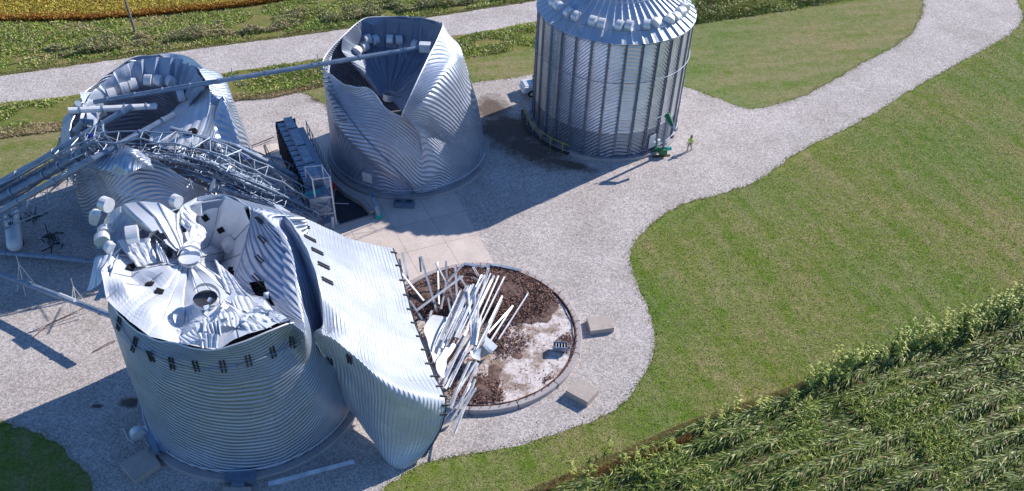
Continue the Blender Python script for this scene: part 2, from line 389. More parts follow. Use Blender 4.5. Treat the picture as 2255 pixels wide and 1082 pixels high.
# lodged corn
def add(o,label=None,cat=None,kind='stuff'):
    COL.objects.link(o); tag(o,label,cat,None,kind); return o
d=(at(1700,960)-at(1300,1110)); CA=math.atan2(d.y,d.x)
P=scatter([(1230,1078),(1400,1008),(1600,922),(1780,857),(2020,752),(2260,668),(2330,640),(2330,1130),(1200,1130)],135000)
q=np.stack([P@[math.cos(CA),math.sin(CA)],P@[-math.sin(CA),math.cos(CA)]],-1)
h=n2(q*[.20,1.35],1.0,3); rw=np.sin(q[:,1]*2*PI/1.55+1.3*n2(q*[.3,.3],.6,6)); hb=n2(q*[.25,.8],.6,5); h=h*.75+.55*rw; z=.16+.62*np.clip(h*.8+.35,0,1.3)+.12*hb+rng.uniform(-.1,.12,len(P))
keep=(h>-.75)|(rng.uniform(size=len(P))<.3); P,z,h,hb=P[keep],np.clip(z[keep],.03,2),h[keep],hb[keep]; n=len(P)
ln=rng.uniform(.3,.85,n); wd=rng.uniform(.045,.085,n)
yaw=CA+PI+rng.normal(0,.38,n)+.25*hb; pitch=rng.normal(.0,.14,n)
t=rng.uniform(size=n); c=mixc((.035,.07,.012),(.20,.28,.045),t)
pale=rng.uniform(size=n)<.09+.13*(h>.2); c[pale]=mixc((.34,.39,.10),(.70,.66,.34),rng.uniform(size=pale.sum()))
br=(rng.uniform(size=n)<.07+.10*(n2(P,.25,9)>.7)); c[br]=mixc((.22,.10,.05),(.36,.25,.13),rng.uniform(size=br.sum()))
yg=rng.uniform(size=n)<.10*(1+(n2(P,.6,12)>.5)*2); c[yg]=mixc((.20,.30,.05),(.36,.42,.10),rng.uniform(size=yg.sum()))
add(blades('flattened_corn','leaf',np.c_[P,z],ln,wd,yaw,pitch,c,.12))
# half-risen corn leaves standing out of the flattened mat
P=scatter([(1260,1085),(1600,930),(1900,810),(2260,690),(2330,670),(2330,1130),(1200,1130)],20000); kk=n2(P,.5,44)>.3; P=P[kk]; n=len(P)
add(blades('risen_corn','leaf',np.c_[P,rng.uniform(.4,.9,n)],rng.uniform(.3,.7,n),rng.uniform(.04,.08,n),rng.uniform(0,6.28,n),rng.uniform(.3,1.2,n),mixc((.20,.30,.04),(.52,.56,.14),rng.uniform(size=n)),.25))
# dry brown stalk bottoms along the lower edge and dry grass strip
P=scatter([(1195,1088),(1330,1038),(1420,1000),(1520,960),(1530,972),(1400,1030),(1290,1075),(1250,1095)],6000); n=len(P)
add(blades('dry_stalks','leaf',np.c_[P,np.zeros(n)],rng.uniform(.3,1.1,n),rng.uniform(.025,.05,n),rng.uniform(0,6.28,n),rng.uniform(1.0,1.5,n),mixc((.30,.14,.07),(.56,.34,.17),rng.uniform(size=n)),.05))
P=scatter([(1150,1085),(1300,1025),(1500,935),(1700,868),(1800,830),(1780,855),(1600,918),(1400,1008),(1200,1090)],26000); n=len(P)
add(blades('dry_grass','leaf',np.c_[P,np.zeros(n)],rng.uniform(.15,.5,n),rng.uniform(.015,.03,n),rng.uniform(0,6.28,n),rng.uniform(.7,1.4,n),mixc((.34,.33,.11),(.62,.54,.30),rng.uniform(size=n)),.15))
# lawn blades for a real surface
P=scatter([(860,1085),(1100,1000),(1300,940),(1400,870),(1450,740),(1400,600),(1400,540),(1500,460),(1700,390),(2020,200),(2260,60),(2330,100),(2330,640),(2020,740),(1780,845),(1500,945),(1200,1085)],110000); n=len(P)
t=n2(P,.18,21)*.5+.5+rng.normal(0,.25,n)
add(blades('lawn_blades','leaf',np.c_[P,np.zeros(n)],rng.uniform(.05,.12,n),rng.uniform(.03,.06,n),rng.uniform(0,6.28,n),rng.uniform(.2,1.0,n),mixc((.15,.26,.03),(.36,.32,.15),t),.2))
E_=np.array([(p.x,p.y) for p in YW]); mids=[]
for a,b_ in zip(E_[:-1],E_[1:]):
    L=np.hypot(*(b_-a))
    if L<3: mids.append(a+(b_-a)*rng.uniform(size=(int(L*34)+1,1))+rng.normal(0,.16,(int(L*34)+1,2))*(1+1.6*(rng.uniform(size=(int(L*34)+1,1))<.25)))
P=np.concatenate(mids); n=len(P); t=rng.uniform(size=n)
add(blades('edge_tufts','leaf',np.c_[P,np.full(n,.01)],rng.uniform(.07,.22,n),rng.uniform(.03,.07,n),rng.uniform(0,6.28,n),rng.uniform(.2,1.3,n),mixc((.17,.26,.04),(.44,.36,.2),t),.2))
P=scatter([(960,1010),(1200,965),(1380,880),(1440,740),(1400,600),(1390,540),(1500,450),(1690,380),(2020,190),(2200,80),(2100,60),(1900,150),(1650,250),(1500,200),(1300,400),(1100,500),(1200,700),(1050,930)],9000); k_=n2(P,.45,71)+rng.normal(0,.35,len(P))>1.0; P=P[k_]; n=len(P)
add(blades('yard_weeds','leaf',np.c_[P,np.full(n,.015)],rng.uniform(.05,.16,n),rng.uniform(.03,.06,n),rng.uniform(0,6.28,n),rng.uniform(.1,1.0,n),mixc((.16,.22,.05),(.36,.33,.2),rng.uniform(size=n)),.2))
# soybean field, ripening
P=scatter([(-500,78),(0,46),(200,43),(300,36),(500,18),(650,-5),(760,-60),(-500,-60)],90000); n=len(P)
e=rng.uniform(size=n); col=mixc((.42,.42,.05),(.78,.62,.10),e); o_=rng.uniform(size=n)<.18; col[o_]=mixc((.36,.15,.03),(.5,.25,.04),rng.uniform(size=o_.sum()))
add(blades('soybean_plants','leaf',np.c_[P,rng.uniform(.1,.55,n)],rng.uniform(.12,.3,n),rng.uniform(.06,.13,n),rng.uniform(0,6.28,n),rng.uniform(-.2,1.2,n),col,.2))
P=scatter([(-60,54),(0,49),(200,46),(300,39),(500,21),(650,0),(640,-7),(500,12),(300,29),(200,36),(0,39),(-60,44)],16000); n=len(P)
add(blades('soybean_edge','leaf',np.c_[P,rng.uniform(0,.5,n)],rng.uniform(.15,.4,n),rng.uniform(.05,.12,n),rng.uniform(0,6.28,n),rng.uniform(0,1.4,n),mixc((.30,.09,.015),(.55,.30,.04),rng.uniform(size=n)),.2))
# ditch weeds
def weeds(name,poly,n,hmax,fr,seed,cols,thr=-.2):
    P=scatter(poly,n); k=n2(P,fr,seed); m_=k>thr; P,k=P[m_],k[m_]; n=len(P)
    hh=np.clip((k-thr),0,1.2)*hmax; z=rng.uniform(0,1,n)**.7*hh
    t=np.clip(n2(P,.35,seed+5)*.6+.5+rng.normal(0,.2,n),0,1); c=mixc(cols[0],cols[1],t); b_=rng.uniform(size=n)<.25+.3*(n2(P,.2,seed+9)>.4); c[b_]=mixc(cols[2],cols[3],rng.uniform(size=b_.sum()))
    add(blades(name,'leaf',np.c_[P,z],rng.uniform(.15,.45,n),rng.uniform(.05,.13,n),rng.uniform(0,6.28,n),rng.uniform(-.2,1.3,n),c,.2))
GC=((.19,.29,.04),(.38,.49,.09),(.46,.37,.18),(.68,.55,.34))
HC2=((.18,.23,.07),(.37,.39,.14),(.40,.30,.19),(.62,.49,.34))
weeds('ditch_weeds',[(-60,240),(0,232),(200,209),(500,163),(700,134),(1000,84),(1185,52),(1500,5),(1700,-20),(1900,0),(1520,55),(1180,104),(1000,135),(715,188),(520,220),(150,282),(0,302),(-60,312)],52000,.30,.5,31,GC,-.5)
P=scatter([(-60,292),(0,284),(150,268),(360,236),(520,208),(600,203),(715,178),(715,190),(600,217),(520,223),(360,252),(150,286),(0,306),(-60,315)],20000); n=len(P); k_=n2(P,.5,52)
add(blades('dry_verge_grass','leaf',np.c_[P,np.zeros(n)],rng.uniform(.15,.5,n),rng.uniform(.03,.07,n),rng.uniform(0,6.28,n),rng.uniform(.3,1.4,n),mixc((.30,.28,.10),(.62,.48,.32),.5+.4*k_+rng.normal(0,.2,n)),.2))
P=scatter([(-60,170),(0,160),(230,128),(620,78),(900,40),(1180,-3),(1180,3),(900,45),(620,84),(230,135),(0,168),(-60,178)],9000); n=len(P)
add(blades('road_edge_grass','leaf',np.c_[P,np.zeros(n)],rng.uniform(.1,.3,n),rng.uniform(.03,.06,n),rng.uniform(0,6.28,n),rng.uniform(.3,1.4,n),mixc((.20,.26,.05),(.46,.38,.2),rng.uniform(size=n)),.2))
weeds('far_ditch_weeds',[(-60,60),(0,52),(200,49),(300,42),(500,24),(650,2),(900,-30),(1200,-30),(1180,0),(900,40),(620,78),(230,128),(0,160),(-60,168)],42000,.22,.45,37,GC,-.5)
weeds('hedge_weeds',[(60,112),(200,92),(400,62),(600,34),(800,10),(1000,-20),(1180,-30),(1180,-5),(1000,15),(800,42),(600,70),(400,92),(200,118),(90,135)],42000,.75,.6,41,HC2,-.2)
weeds('right_verge_weeds',[(1500,30),(1560,0),(1700,-20),(1900,-5),(1650,32),(1520,55)],9000,.9,.5,43,((.10,.16,.02),(.28,.34,.05),(.3,.22,.1),(.45,.33,.15)),-.8)

# standing corn along the field edge: individual plants
def corn_meshes():
    out=[]
    for v_ in range(5):
        s=MB(); st_=MB(); hgt=random.uniform(1.7,2.3)
        st_.tube([(0,0,0),(random.uniform(-.05,.05),random.uniform(-.05,.05),hgt*.6),(random.uniform(-.1,.1),random.uniform(-.1,.1),hgt)],[.03,.02,.01],5)
        for k in range(16):
            z=hgt*(.12+.055*k); a=k*PI+random.uniform(-.9,.9); L=random.uniform(.5,.95); w=.085
            pts=[]; dx,dy=math.cos(a),math.sin(a); prev=None
            for j in range(5):
                t=j/4; r=L*t*.8; zz=z+L*(.75*t-.95*t*t); ww=w*(1-t)**.6*(.6+.8*t)+.004
                pts.append((Vector((dx*r-dy*ww,dy*r+dx*ww,zz)),Vector((dx*r+dy*ww,dy*r-dx*ww,zz))))
            for (a1,b1),(a2,b2) in zip(pts,pts[1:]): s.face([a1,b1,b2,a2])
        t_=MB()
        for k in range(7):
            a=k*.9; t_.tube([(0,0,hgt),(math.cos(a)*.12,math.sin(a)*.12,hgt+.28)],[.012,.006],3,False)
        out.append((st_,s,t_))
    return out
def vcol(name,c1,c2):
    b=NB(name); P=b.pos(); return translucent(b,b.ramp(b.noise(P,2.5,3),[(.3,c1),(.7,c2)]),.5,.14)
vcol('corn_leaf',(.13,.22,.03),(.40,.46,.09)); vcol('corn_leaf_pale',(.32,.40,.06),(.64,.62,.20)); vcol('corn_stalk',(.20,.17,.06),(.32,.30,.10)); vcol('corn_tassel',(.40,.36,.14),(.55,.50,.26))
cm=[]
for i,(a_,b_,c_) in enumerate(corn_meshes()):
    cm.append((a_.mesh('corn_stalk','corn_stalk'),b_.mesh('corn_leaves','corn_leaf_pale' if i%2 else 'corn_leaf'),c_.mesh('corn_tassel','corn_tassel')))
edge=[(1230,1070,.5),(1290,1045,.5),(1330,1030,.6),(1400,1000,.4),(1440,985,.3),(1530,945,.55),(1600,918,.3),(1680,895,.35),(1710,880,.3),(1780,850,.9),(1820,830,.6),(1880,800,.9),(1930,790,.25),(1960,775,.8),(2020,748,1),(2060,742,.9),(2110,725,1),(2180,695,1),(2210,680,1.0),(2260,660,1),(2300,645,1)]
cnt=0
for (x0,y0,d0),(x1,y1,d1) in zip(edge,edge[1:]):
    A_,B_=at(x0,y0),at(x1,y1); L=(B_-A_).length
    for k in range(int(L*6.0*(d0+d1)/2*(.95 if x0>1750 else .6))):
        p=A_.lerp(B_,random.random())+Vector((random.gauss(.15,.45),random.gauss(-.35,.45),0)); 
        if cnt>=285: break
        mm=random.choice(cm); sc=random.uniform(.75,1.1)*(1 if x0>1750 else .75); rz=random.uniform(0,6.28)
        e=bpy.data.objects.new('corn_plant',None); COL.objects.link(e); e.location=p; e.rotation_euler=(random.gauss(0,.12),random.gauss(0,.12),rz); e.scale=(sc,sc,sc)
        tag(e,('green corn plant in the thick standing clump at the right end of the field edge' if x0>1750 else 'small yellowish corn plant in the thin lower left stretch of the field edge'),'corn plant','corn plants left standing along the field edge')
        for nm,me in zip(('stalk','leaves','tassel'),mm):
            o=bpy.data.objects.new(nm,me); COL.objects.link(o); o.parent=e
        cnt+=1

# ---------------------------------------------------------------- bins
R0=7.54
CEN=dict(A=(-18.33,43.57),B=(-10.64,75.0),C=(-31.22,65.63),D=(-2.31,50.21),E=(9.14,82.78))
def ringpad(name,key,label,rad,h,mat='curb_concrete',parent=None):
    cx,cy=CEN[key]; mb=MB(); n=96
    rr=[(rad-.55,0.02),(rad-.55,h-.02),(rad-.5,h),(rad-.03,h),(rad,h-.04),(rad,0.0)]
    G=np.array([[(cx+math.cos(a)*r,cy+math.sin(a)*r,z) for a in np.linspace(0,2*PI,n,endpoint=False)] for r,z in rr[::-1]])
    mb.quadgrid(G,True); mb.face([(cx+math.cos(a)*(rad-.54),cy+math.sin(a)*(rad-.54),h-.05) for a in np.linspace(0,2*PI,n,endpoint=False)])
    o=mb.build(name,mat,parent); return o
def wallnet(key,cols,nu=240,seed=1,amp=.05,rowlens=None,nvs=(5,6,6,6,4)):
    """cols: {theta: 5 entries above the base}; an entry is (radius factor, z) or (px,py,z)"""
    cx,cy=CEN[key]; ths=sorted(cols); arr=[]
    for th in ths:
        a=R_(th); base=(cx+R0*math.cos(a),cy+R0*math.sin(a),.35); col=[base]
        for e in cols[th]:
            if len(e)==2: col.append((cx+R0*e[0]*math.cos(a),cy+R0*e[0]*math.sin(a),e[1]))
            else: col.append(tuple(at(*e)))
        arr.append(col)
    A_=np.array(arr); start=ths.index(min(ths,key=lambda t:abs(t-90)))
    A_=np.roll(A_,-start,axis=0); G=catmull(A_,nu,closed=True)            # theta, row, 3
    rows=[]
    for k in range(A_.shape[1]-1):
        f=np.linspace(0,1,nvs[k],endpoint=False); 
        for t in f: rows.append(G[:,k]*(1-t)+G[:,k+1]*t)
    rows.append(G[:,-1]); G2=np.array(rows)
    w=np.clip((G2[...,2:3]-.35)/2,0,1); G2=G2+(fnoise(G2,amp,.9,seed)-G2)*w
    d=np.linalg.norm(np.diff(G2,axis=0),axis=-1).mean(1); v=np.r_[0,np.cumsum(d)]+.35
    u=np.linspace(-PI*R0,PI*R0,nu,endpoint=False)
    UV=np.stack(np.broadcast_arrays(u[None,:],v[:,None]),-1)
    return G2,UV
def facet(G,cu,cv,amp,seed,cen=None,rad=None):
    r=np.random.default_rng(seed); nv,nu=G.shape[:2]; K=r.normal(size=(nv//cv+2,nu//cu+2,3))*amp
    j=np.arange(nv)/cv; i=np.arange(nu)/cu; j0=j.astype(int); i0=i.astype(int); fj=(j-j0)[:,None,None]; fi=(i-i0)[None,:,None]
    D=(K[j0][:,i0]*(1-fj)*(1-fi)+K[j0+1][:,i0]*fj*(1-fi)+K[j0][:,i0+1]*(1-fj)*fi+K[j0+1][:,i0+1]*fj*fi)
    if cen is not None: D=D*np.exp(-(np.linalg.norm(G-np.array(tuple(cen)),axis=-1)/rad)**2)[...,None]
    return G+D
def fan(outer,mid,apex,sub=4,nr=14,rib=.10,seed=2,amp=.08,closed=False,r0=.06,period=2,sharp=False):
    O=np.array([tuple(at(*p)) for p in outer]); M=np.array([tuple(at(*p)) for p in mid]); ap=np.array(tuple(apex))
    n=(len(O) if closed else len(O)-1)*sub+(0 if closed else 1)
    if sharp:
        lin=lambda Q:linear(np.vstack([Q,Q[:1]]) if closed else Q,n+1 if closed else n)[:n]
        O=lin(O); M=lin(M)
    else: O=catmull(O,n,closed); M=catmull(M,n,closed)
    rows=[]
    for t in np.linspace(r0,1,nr):
        # piecewise linear with a soft knee at the mid ring
        P=(ap*(1-t/.5)+M*(t/.5)) if t<.5 else (M*(1-(t-.5)/.5)+O*((t-.5)/.5)); rows.append(P)
    G=np.array(rows); G=fnoise(G,amp,1.3,seed)
    nn=gridnormal(G); nn*=np.sign(nn[...,2:3]+1e-6)
    sel=np.zeros(n); sel[::2]=1
    if period>2: sel=(np.arange(n)%period)/(period-1.)
    fade=(np.sin(np.linspace(.3,PI*.93,nr))**.8)[:,None,None]
    G=G+nn*sel[None,:,None]*rib*fade
    d=np.linalg.norm(np.diff(G,axis=0),axis=-1).mean(1); v=np.r_[0,np.cumsum(d)]
    u=np.linspace(0,n*.35,n); UV=np.stack(np.broadcast_arrays(u[None,:],v[:,None]),-1)
    return G,UV
def seams(G,step,r,name,mat,parent,closed=False):
    """standing seams running down a fan, one mesh"""
    mb=MB(); 
    for i in range(0,G.shape[1],step):
        pts=[Vector(p)+Vector((0,0,.03)) for p in G[::3,i]]; mb.tube(pts,r,4,False)
    return mb.build(name,mat,parent)
def vent_mesh(w=.62,d=.95,h=.62):
    mb=MB(); n=8; prof=[(-d/2,0),(-d/2,h*.55)]+[(-d/2+d*.5*(1-math.cos(a)),h*.55+h*.45*math.sin(a)) for a in np.linspace(.3,PI-.3,n)]+[(d/2,h*.55),(d/2,0)]
    L=[(x,-w/2,z) for x,z in prof]; R=[(x,w/2,z) for x,z in prof]
    for i in range(len(prof)-1): mb.face([L[i],L[i+1],R[i+1],R[i]])
    mb.face(L[::-1]); mb.face(R); mb.face([L[0],R[0],R[-1],L[-1]]); return mb.mesh('roof_vent','vent_metal')
VM=vent_mesh()
def drum_mesh(r=.55,w=.6):
    mb=MB(); mb.tube([(0,-w/2,r*.7),(0,w/2,r*.7)],r,16); mb.box((0,0,.1),(r*1.5,w*.9,.3)); return mb.mesh('roof_vent','vent_metal')
DM=drum_mesh()
def place_vent(px,py,key,parent,z=None,rot=None,mesh=None,s=1,label=None):
    if z is None:
        h_=hit(px,py,key)
        if h_ is None: return
        p,n=h_; n=(n+Vector((0,0,.5))).normalized()
    else: p,n=at(px,py,z),Vector(rot or (.1,-.2,1)).normalized()
    x=Vector((0,0,1)).cross(n); x=(n.cross(x)).normalized() if x.length>.05 else Vector((1,0,0))
    y=n.cross(x).normalized(); M=Matrix((x,y,n)).transposed()
    o=link('roof_vent',mesh or VM,parent,p-n*.05,M); o.scale=(s,s,s)
    if label: o['label']=label
    return o

# ===== E : the standing bin
cx,cy=CEN['E']
E=empty('grain_bin',(cx,cy,0),'upright undamaged silver grain bin with dark vertical posts and conical vented roof','grain bin','round steel grain bins')
ringpad('foundation','E','',R0+.45,.32,parent=E)
nu=144; th=np.linspace(R_(90),R_(450),nu,endpoint=False); u=np.linspace(-PI*R0,PI*R0,nu,endpoint=False)
def cylpart(name,mat,z0,z1,r,parent,n=12):
    zz=np.linspace(z0,z1,n); G=np.array([[(cx+math.cos(a)*r,cy+math.sin(a)*r,z) for a in th] for z in zz]); UV=np.stack(np.broadcast_arrays(u[None,:]-1.0,zz[:,None]),-1)
    mb=MB(); mb.smooth=True; mb.quadgrid(G,True,UV); return mb.build(name,mat,parent)
galv('lower_shade_sheet',(.34,.38,.46),.42,.42,k=1.35,u0=0,amp=.03)  # shadow and dark reflection low on the wall, put into the sheet colour
cylpart('wall','standing_sheet',3.05,12.75,R0,E); cylpart('shaded_lower_wall','lower_shade_sheet',.33,3.05,R0-.015,E)
a0=math.atan2(at(1350,346,.35).y-cy,at(1350,346,.35).x-cx)
for k in range(30):
    a=a0+k*2*PI/30; mb=MB(); c,s=math.cos(a),math.sin(a); M=frame((c,s,0))
    for dd in (-.085,.085): mb.box((cx+(R0+.06)*c-s*dd,cy+(R0+.06)*s+c*dd,6.5),(.09,.07,12.3),M)
    mb.box((cx+(R0+.02)*c,cy+(R0+.02)*s,6.5),(.05,.14,12.28),M)
    for z in (1.5,3.6,5.8,8,10.2): mb.box((cx+(R0+.11)*c,cy+(R0+.11)*s,z),(.03,.30,.30),M)
    mb.box((cx+(R0+.15)*c,cy+(R0+.15)*s,.42),(.30,.32,.16),M)
    mb.build('stiffener_post','post_steel',E)
for z,r in ((.8,.03),(4.5+4.2,.035),(12.6,.03)):
    G=[(cx+(R0+.20)*math.cos(a),cy+(R0+.20)*math.sin(a),z) for a in np.linspace(0,2*PI,91)]; MB().tube(G,r,5,False).build('wind_ring','tube_steel',E)
mb=MB(); RE=7.75; zE=12.72; zP=17.0
nr=12; rs=np.linspace(RE,.7,nr); n=96*2; aa=np.linspace(0,2*PI,n,endpoint=False)
G=np.array([[(cx+math.cos(a)*r,cy+math.sin(a)*r,zE+(zP-zE)*(RE-r)/(RE-.7)+(.07 if i%4==0 else 0)) for i,a in enumerate(aa)] for r in rs])
mb.quadgrid(G,True,np.stack(np.broadcast_arrays((aa*RE)[None,:],rs[:,None]),-1)); addbvh('Eroof',mb)
roofE=mb.build('roof','cone_sheet',E)
mb=MB()
for k in range(48):
    a=2*PI*k/48; c,s=math.cos(a),math.sin(a); mb.bar((cx+RE*c,cy+RE*s,zE+.10),(cx+.8*c,cy+.8*s,zP+.08),.05,.12)
mb.build('roof_ribs','cone_sheet',roofE)
for zz,rr in ((13.35,6.75),(14.9,4.2)):
    MB().tube([(cx+rr*math.cos(a),cy+rr*math.sin(a),zz+.22) for a in np.linspace(0,2*PI,61)],.035,5,False).build('roof_ring','tube_steel',roofE)
for (px,py) in [(1222,8),(1232,18),(1254,31),(1270,39),(1306,49),(1325,54),(1365,59),(1386,59),(1424,57),(1442,53),(1472,46),(1486,40),(1499,28),(1505,20)]: place_vent(px,py,'Eroof',roofE)
MB().tube([(cx,cy,17),(cx,cy,17.8)],.7,20).build('roof_cap','tube_steel',roofE)
# ladder with cage on the left
a=R_(200); 
def ladder(name,cx,cy,a,r,z0,z1,parent,cage=True):
    e=MB(); c,s=math.cos(a),math.sin(a); T=Vector((-s,c,0)); O=Vector((cx+c*r,cy+s*r,0))
    for d_ in (-.23,.23): e.tube([O+T*d_+Vector((0,0,z0)),O+T*d_+Vector((0,0,z1))],.03,5)
    z=z0+.3
    while z<z1: e.tube([O-T*.23+Vector((0,0,z)),O+T*.23+Vector((0,0,z))],.02,4,False); z+=.3
    L=e.build(name,'tube_steel',parent)
    if cage:
        g=MB(); z=z0+2.2; n_=Vector((c,s,0))
        while z<z1+1: g.tube([O+T*(.38*math.cos(t))+n_*(.72*math.sin(t))+Vector((0,0,z)) for t in np.linspace(0,PI,9)],.022,4,False); z+=.9
        for t in np.linspace(0,PI,5): q=O+T*(.38*math.cos(t))+n_*(.72*math.sin(t)); g.tube([q+Vector((0,0,z0+2.2)),q+Vector((0,0,z1+.9))],.018,4,False)
        g.build('cage','tube_steel',parent)
    return L
ladder('ladder',cx,cy,R_(222),R0+.35,.4,12.9,E); 
# tall thin mast pair in front of the bin's left side with braces
mb=MB(); 
for px,py in ((1250,327),(1228,318)):
    p=at(px,py,.3); mb.tube([p,p+Vector((0,0,15.2))],.045,6)
p,q=at(1250,327,.3),at(1228,318,.3)
for k in range(9): z0=.8+k*1.6; mb.tube([p+Vector((0,0,z0)),q+Vector((0,0,z0+1.6))],.025,4,False); mb.tube([q+Vector((0,0,z0+1.6)),p+Vector((0,0,z0+1.6))],.025,4,False)
mb.build('support_mast','tube_steel',E)
# platform railing, black posts and yellow rail
rl=empty('safety_railing',(cx-6,cy-5,0),'dark railing with yellow posts curving round the lower left of the upright bin','railing')
mb=MB(); pts=[Vector((cx+(R0+1.0)*math.cos(t),cy+(R0+1.0)*math.sin(t),0)) for t in np.linspace(R_(178),R_(243),14)]
for zz in (.95,1.5): MB().tube([p+Vector((0,0,zz)) for p in pts],.035,5).build('rail','yellow_paint' if zz>1.2 else 'dark_steel',rl)
for p in pts[::2]: MB().tube([p,p+Vector((0,0,1.5))],.04,5).build('post','yellow_paint',rl)
mb=MB(); 
for a_,b_ in zip(pts,pts[1:]): mb.bar(a_+Vector((0,0,.5)),b_+Vector((0,0,.5)),.5,.06)
mb.build('walkway','dark_steel',rl)
# access door
def onwall(cx,cy,ang,r,z): return Vector((cx+r*math.cos(ang),cy+r*math.sin(ang),z))
p=at(1430,306,1.6); a=math.atan2(p.y-cy,p.x-cx); M=frame((math.cos(a),math.sin(a),0))
dr=MB().box(onwall(cx,cy,a,R0+.12,1.55),(.10,.75,1.5),M).build('access_door','white_paint',E); MB().box(onwall(cx,cy,a,R0+.19,1.55),(.03,.55,1.25),M).build('door_panel','vent_metal',dr)
for px,py in ((1448,311),(1440,317)):
    p=at(px,py,1.2); a=math.atan2(p.y-cy,p.x-cx); MB().box(onwall(cx,cy,a,R0+.2,1.2),(.15,.35,.5),frame((math.cos(a),math.sin(a),0))).build('control_box','vent_metal',E)
# green unloading auger beside it
ua=empty('unloading_auger',at(1458,345),'green unloading auger with motor standing at the right foot of the upright bin','auger')
base=at(1458,342); top=at(1470,255,4.8)
MB().tube([base+Vector((-.6,.5,.4)),base+Vector((0,0,.6)),top],.14,8).build('auger_tube','frame_steel',ua)
MB().tube([top+Vector((-.1,0,.15)),at(1480,276,4.2)],[.30,.2],8).build('auger_head','green_paint',ua)
MB().tube([at(1480,276,4.2),at(1487,288,3.5)],.16,8).build('spout','tube_steel',ua)
MB().tube([at(1470,252,4.9),at(1443,262,4.7)],.05,5).build('support_arm','white_paint',ua)
mb=MB(); mb.box(base+Vector((0,-.1,.55)),(.8,.6,.6)); mb.tube([base+Vector((-.9,.3,.5)),base+Vector((-.2,.2,.5))],.25,8); mb.build('gearbox','green_paint',ua)
MB().tube([base+Vector((.3,0,.8)),base+Vector((.8,.1,.8))],.2,10).build('motor','teal_paint',ua)
MB().bar(base+Vector((-1.0,-.5,.06)),base+Vector((.8,.0,.06)),.25,.1).build('skid','rust',ua)

# ===== B : the twisted bin
Bcols={0:[(.99,1.2),(.96,3),(.90,6),(1013,126,11.4),(975,55,13.0)],15:[(.99,1.2),(.96,3),(.87,6),(.72,9.9),(968,50,12.3)],30:[(1,2.5),(.95,5),(.84,8),(.75,10.5),(955,46,12.2)],
60:[(1,3),(.98,6),(.94,8),(.88,10),(930,40,11.7)],90:[(1,3),(1,6),(1,8),(1,10),(880,37,11.1)],120:[(1,3),(1,6),(1,8),(1,10),(815,38,11.3)],135:[(1,3),(1,6),(1,8),(1,10),(788,50,11.2)],
150:[(1,3),(1,6),(1,8),(1,9.6),(757,78,10.8)],165:[(1,3),(1,6),(1,8),(1,9.2),(728,108,10.3)],180:[(1,3),(1,5),(1,7),(.99,9),(712,132,9.9)],195:[(1,3),(1,6),(1,8),(1,8.9),(714,152,9.6)],
210:[(1,4),(1.01,7),(1.01,8.4),(.99,9.4),(735,170,10.2)],225:[(1,5.8),(1.07,6.9),(1.03,8.6),(.96,9.8),(758,186,10.6)],240:[(1,4.6),(1.09,5.7),(1.04,8),(.93,9.8),(782,192,11)],
255:[(1,3.2),(1.09,4.3),(1.06,7),(.93,9.3),(815,197,10.9)],270:[(1,1.7),(1.08,2.8),(1.06,6),(.95,8.5),(850,238,9.7)],285:[(1,.5),(1.05,1.5),(1.04,4.5),(.95,7.8),(883,257,9.1)],
300:[(1.01,.8),(1.04,3),(930,285,7.6),(897,260,9.4),(886,250,9.8)],315:[(1.01,.8),(1.03,2.5),(985,315,5.0),(932,222,10.9),(905,208,11.4)],330:[(1.01,.6),(1.02,1.5),(1035,335,2.8),(972,172,12.0),(938,138,12.8)],
345:[(1,.6),(1,1.2),(1062,330,2.0),(1002,138,12.2),(966,80,13.2)]}
G,UV=wallnet('B',Bcols,264,3,.02)
Bc=Vector((*CEN['B'],0))
B_=empty('grain_bin',Bc,'twisted grain bin with folded walls and its roof fallen in, back centre','grain bin','round steel grain bins')
ringpad('foundation','B','',R0+.45,.32,parent=B_)
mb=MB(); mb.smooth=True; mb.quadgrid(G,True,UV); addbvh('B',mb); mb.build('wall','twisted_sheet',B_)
rim=MB().tube([tuple(p) for p in np.vstack([G[-1],G[-1][:1]])],.05,4,False).build('rim_flange','vent_metal',B_)
o_=[(830,208,6),(800,170,7.2),(770,135,8.6),(752,110,9.6),(757,80,10.6),(790,52,11),(815,40,11.1),(850,39,11),(880,40,11),(915,41,11.1),(932,44,11.4),(958,52,11.8),(970,62,11.8),(950,118,10.4),(925,170,9.2),(900,225,8.6),(888,250,8.2)]
m_=[(838,212,6.60),(822,185,7.20),(806,155,7.70),(795,125,8.30),(800,112,8.30),(812,105,8.30),(828,103,8.30),(850,104,8.20),(880,106,8.20),(905,107,8.20),(922,112,8.20),(936,118,8.40),(938,128,8.40),(922,155,8.20),(903,185,7.80),(885,212,7.40),(872,228,7.20)]
G,UV=fan(o_,m_,at(857,216,6.2),5,14,.10,5,.05,period=5)
mb=MB(); mb.quadgrid(G,False,UV); addbvh('Broof',mb); rb=mb.build('collapsed_roof','roof_shade_sheet',B_); seams(G,5,.03,'roof_ribs','tube_steel',rb)
p=at(857,214,6.4); MB().tube([p+Vector((0,0,-.3)),p+Vector((.05,.1,.35))],.62,18,False).build('roof_collar','vent_metal',rb)
MB().tube([p+Vector((0,0,-.35)),p+Vector((0,0,-.3))],.6,18).build('collar_opening','hole_black',rb)
for px,py in [(807,87),(824,89),(860,87),(878,89),(918,100),(784,115),(801,104)]: place_vent(px,py,'Broof',rb)
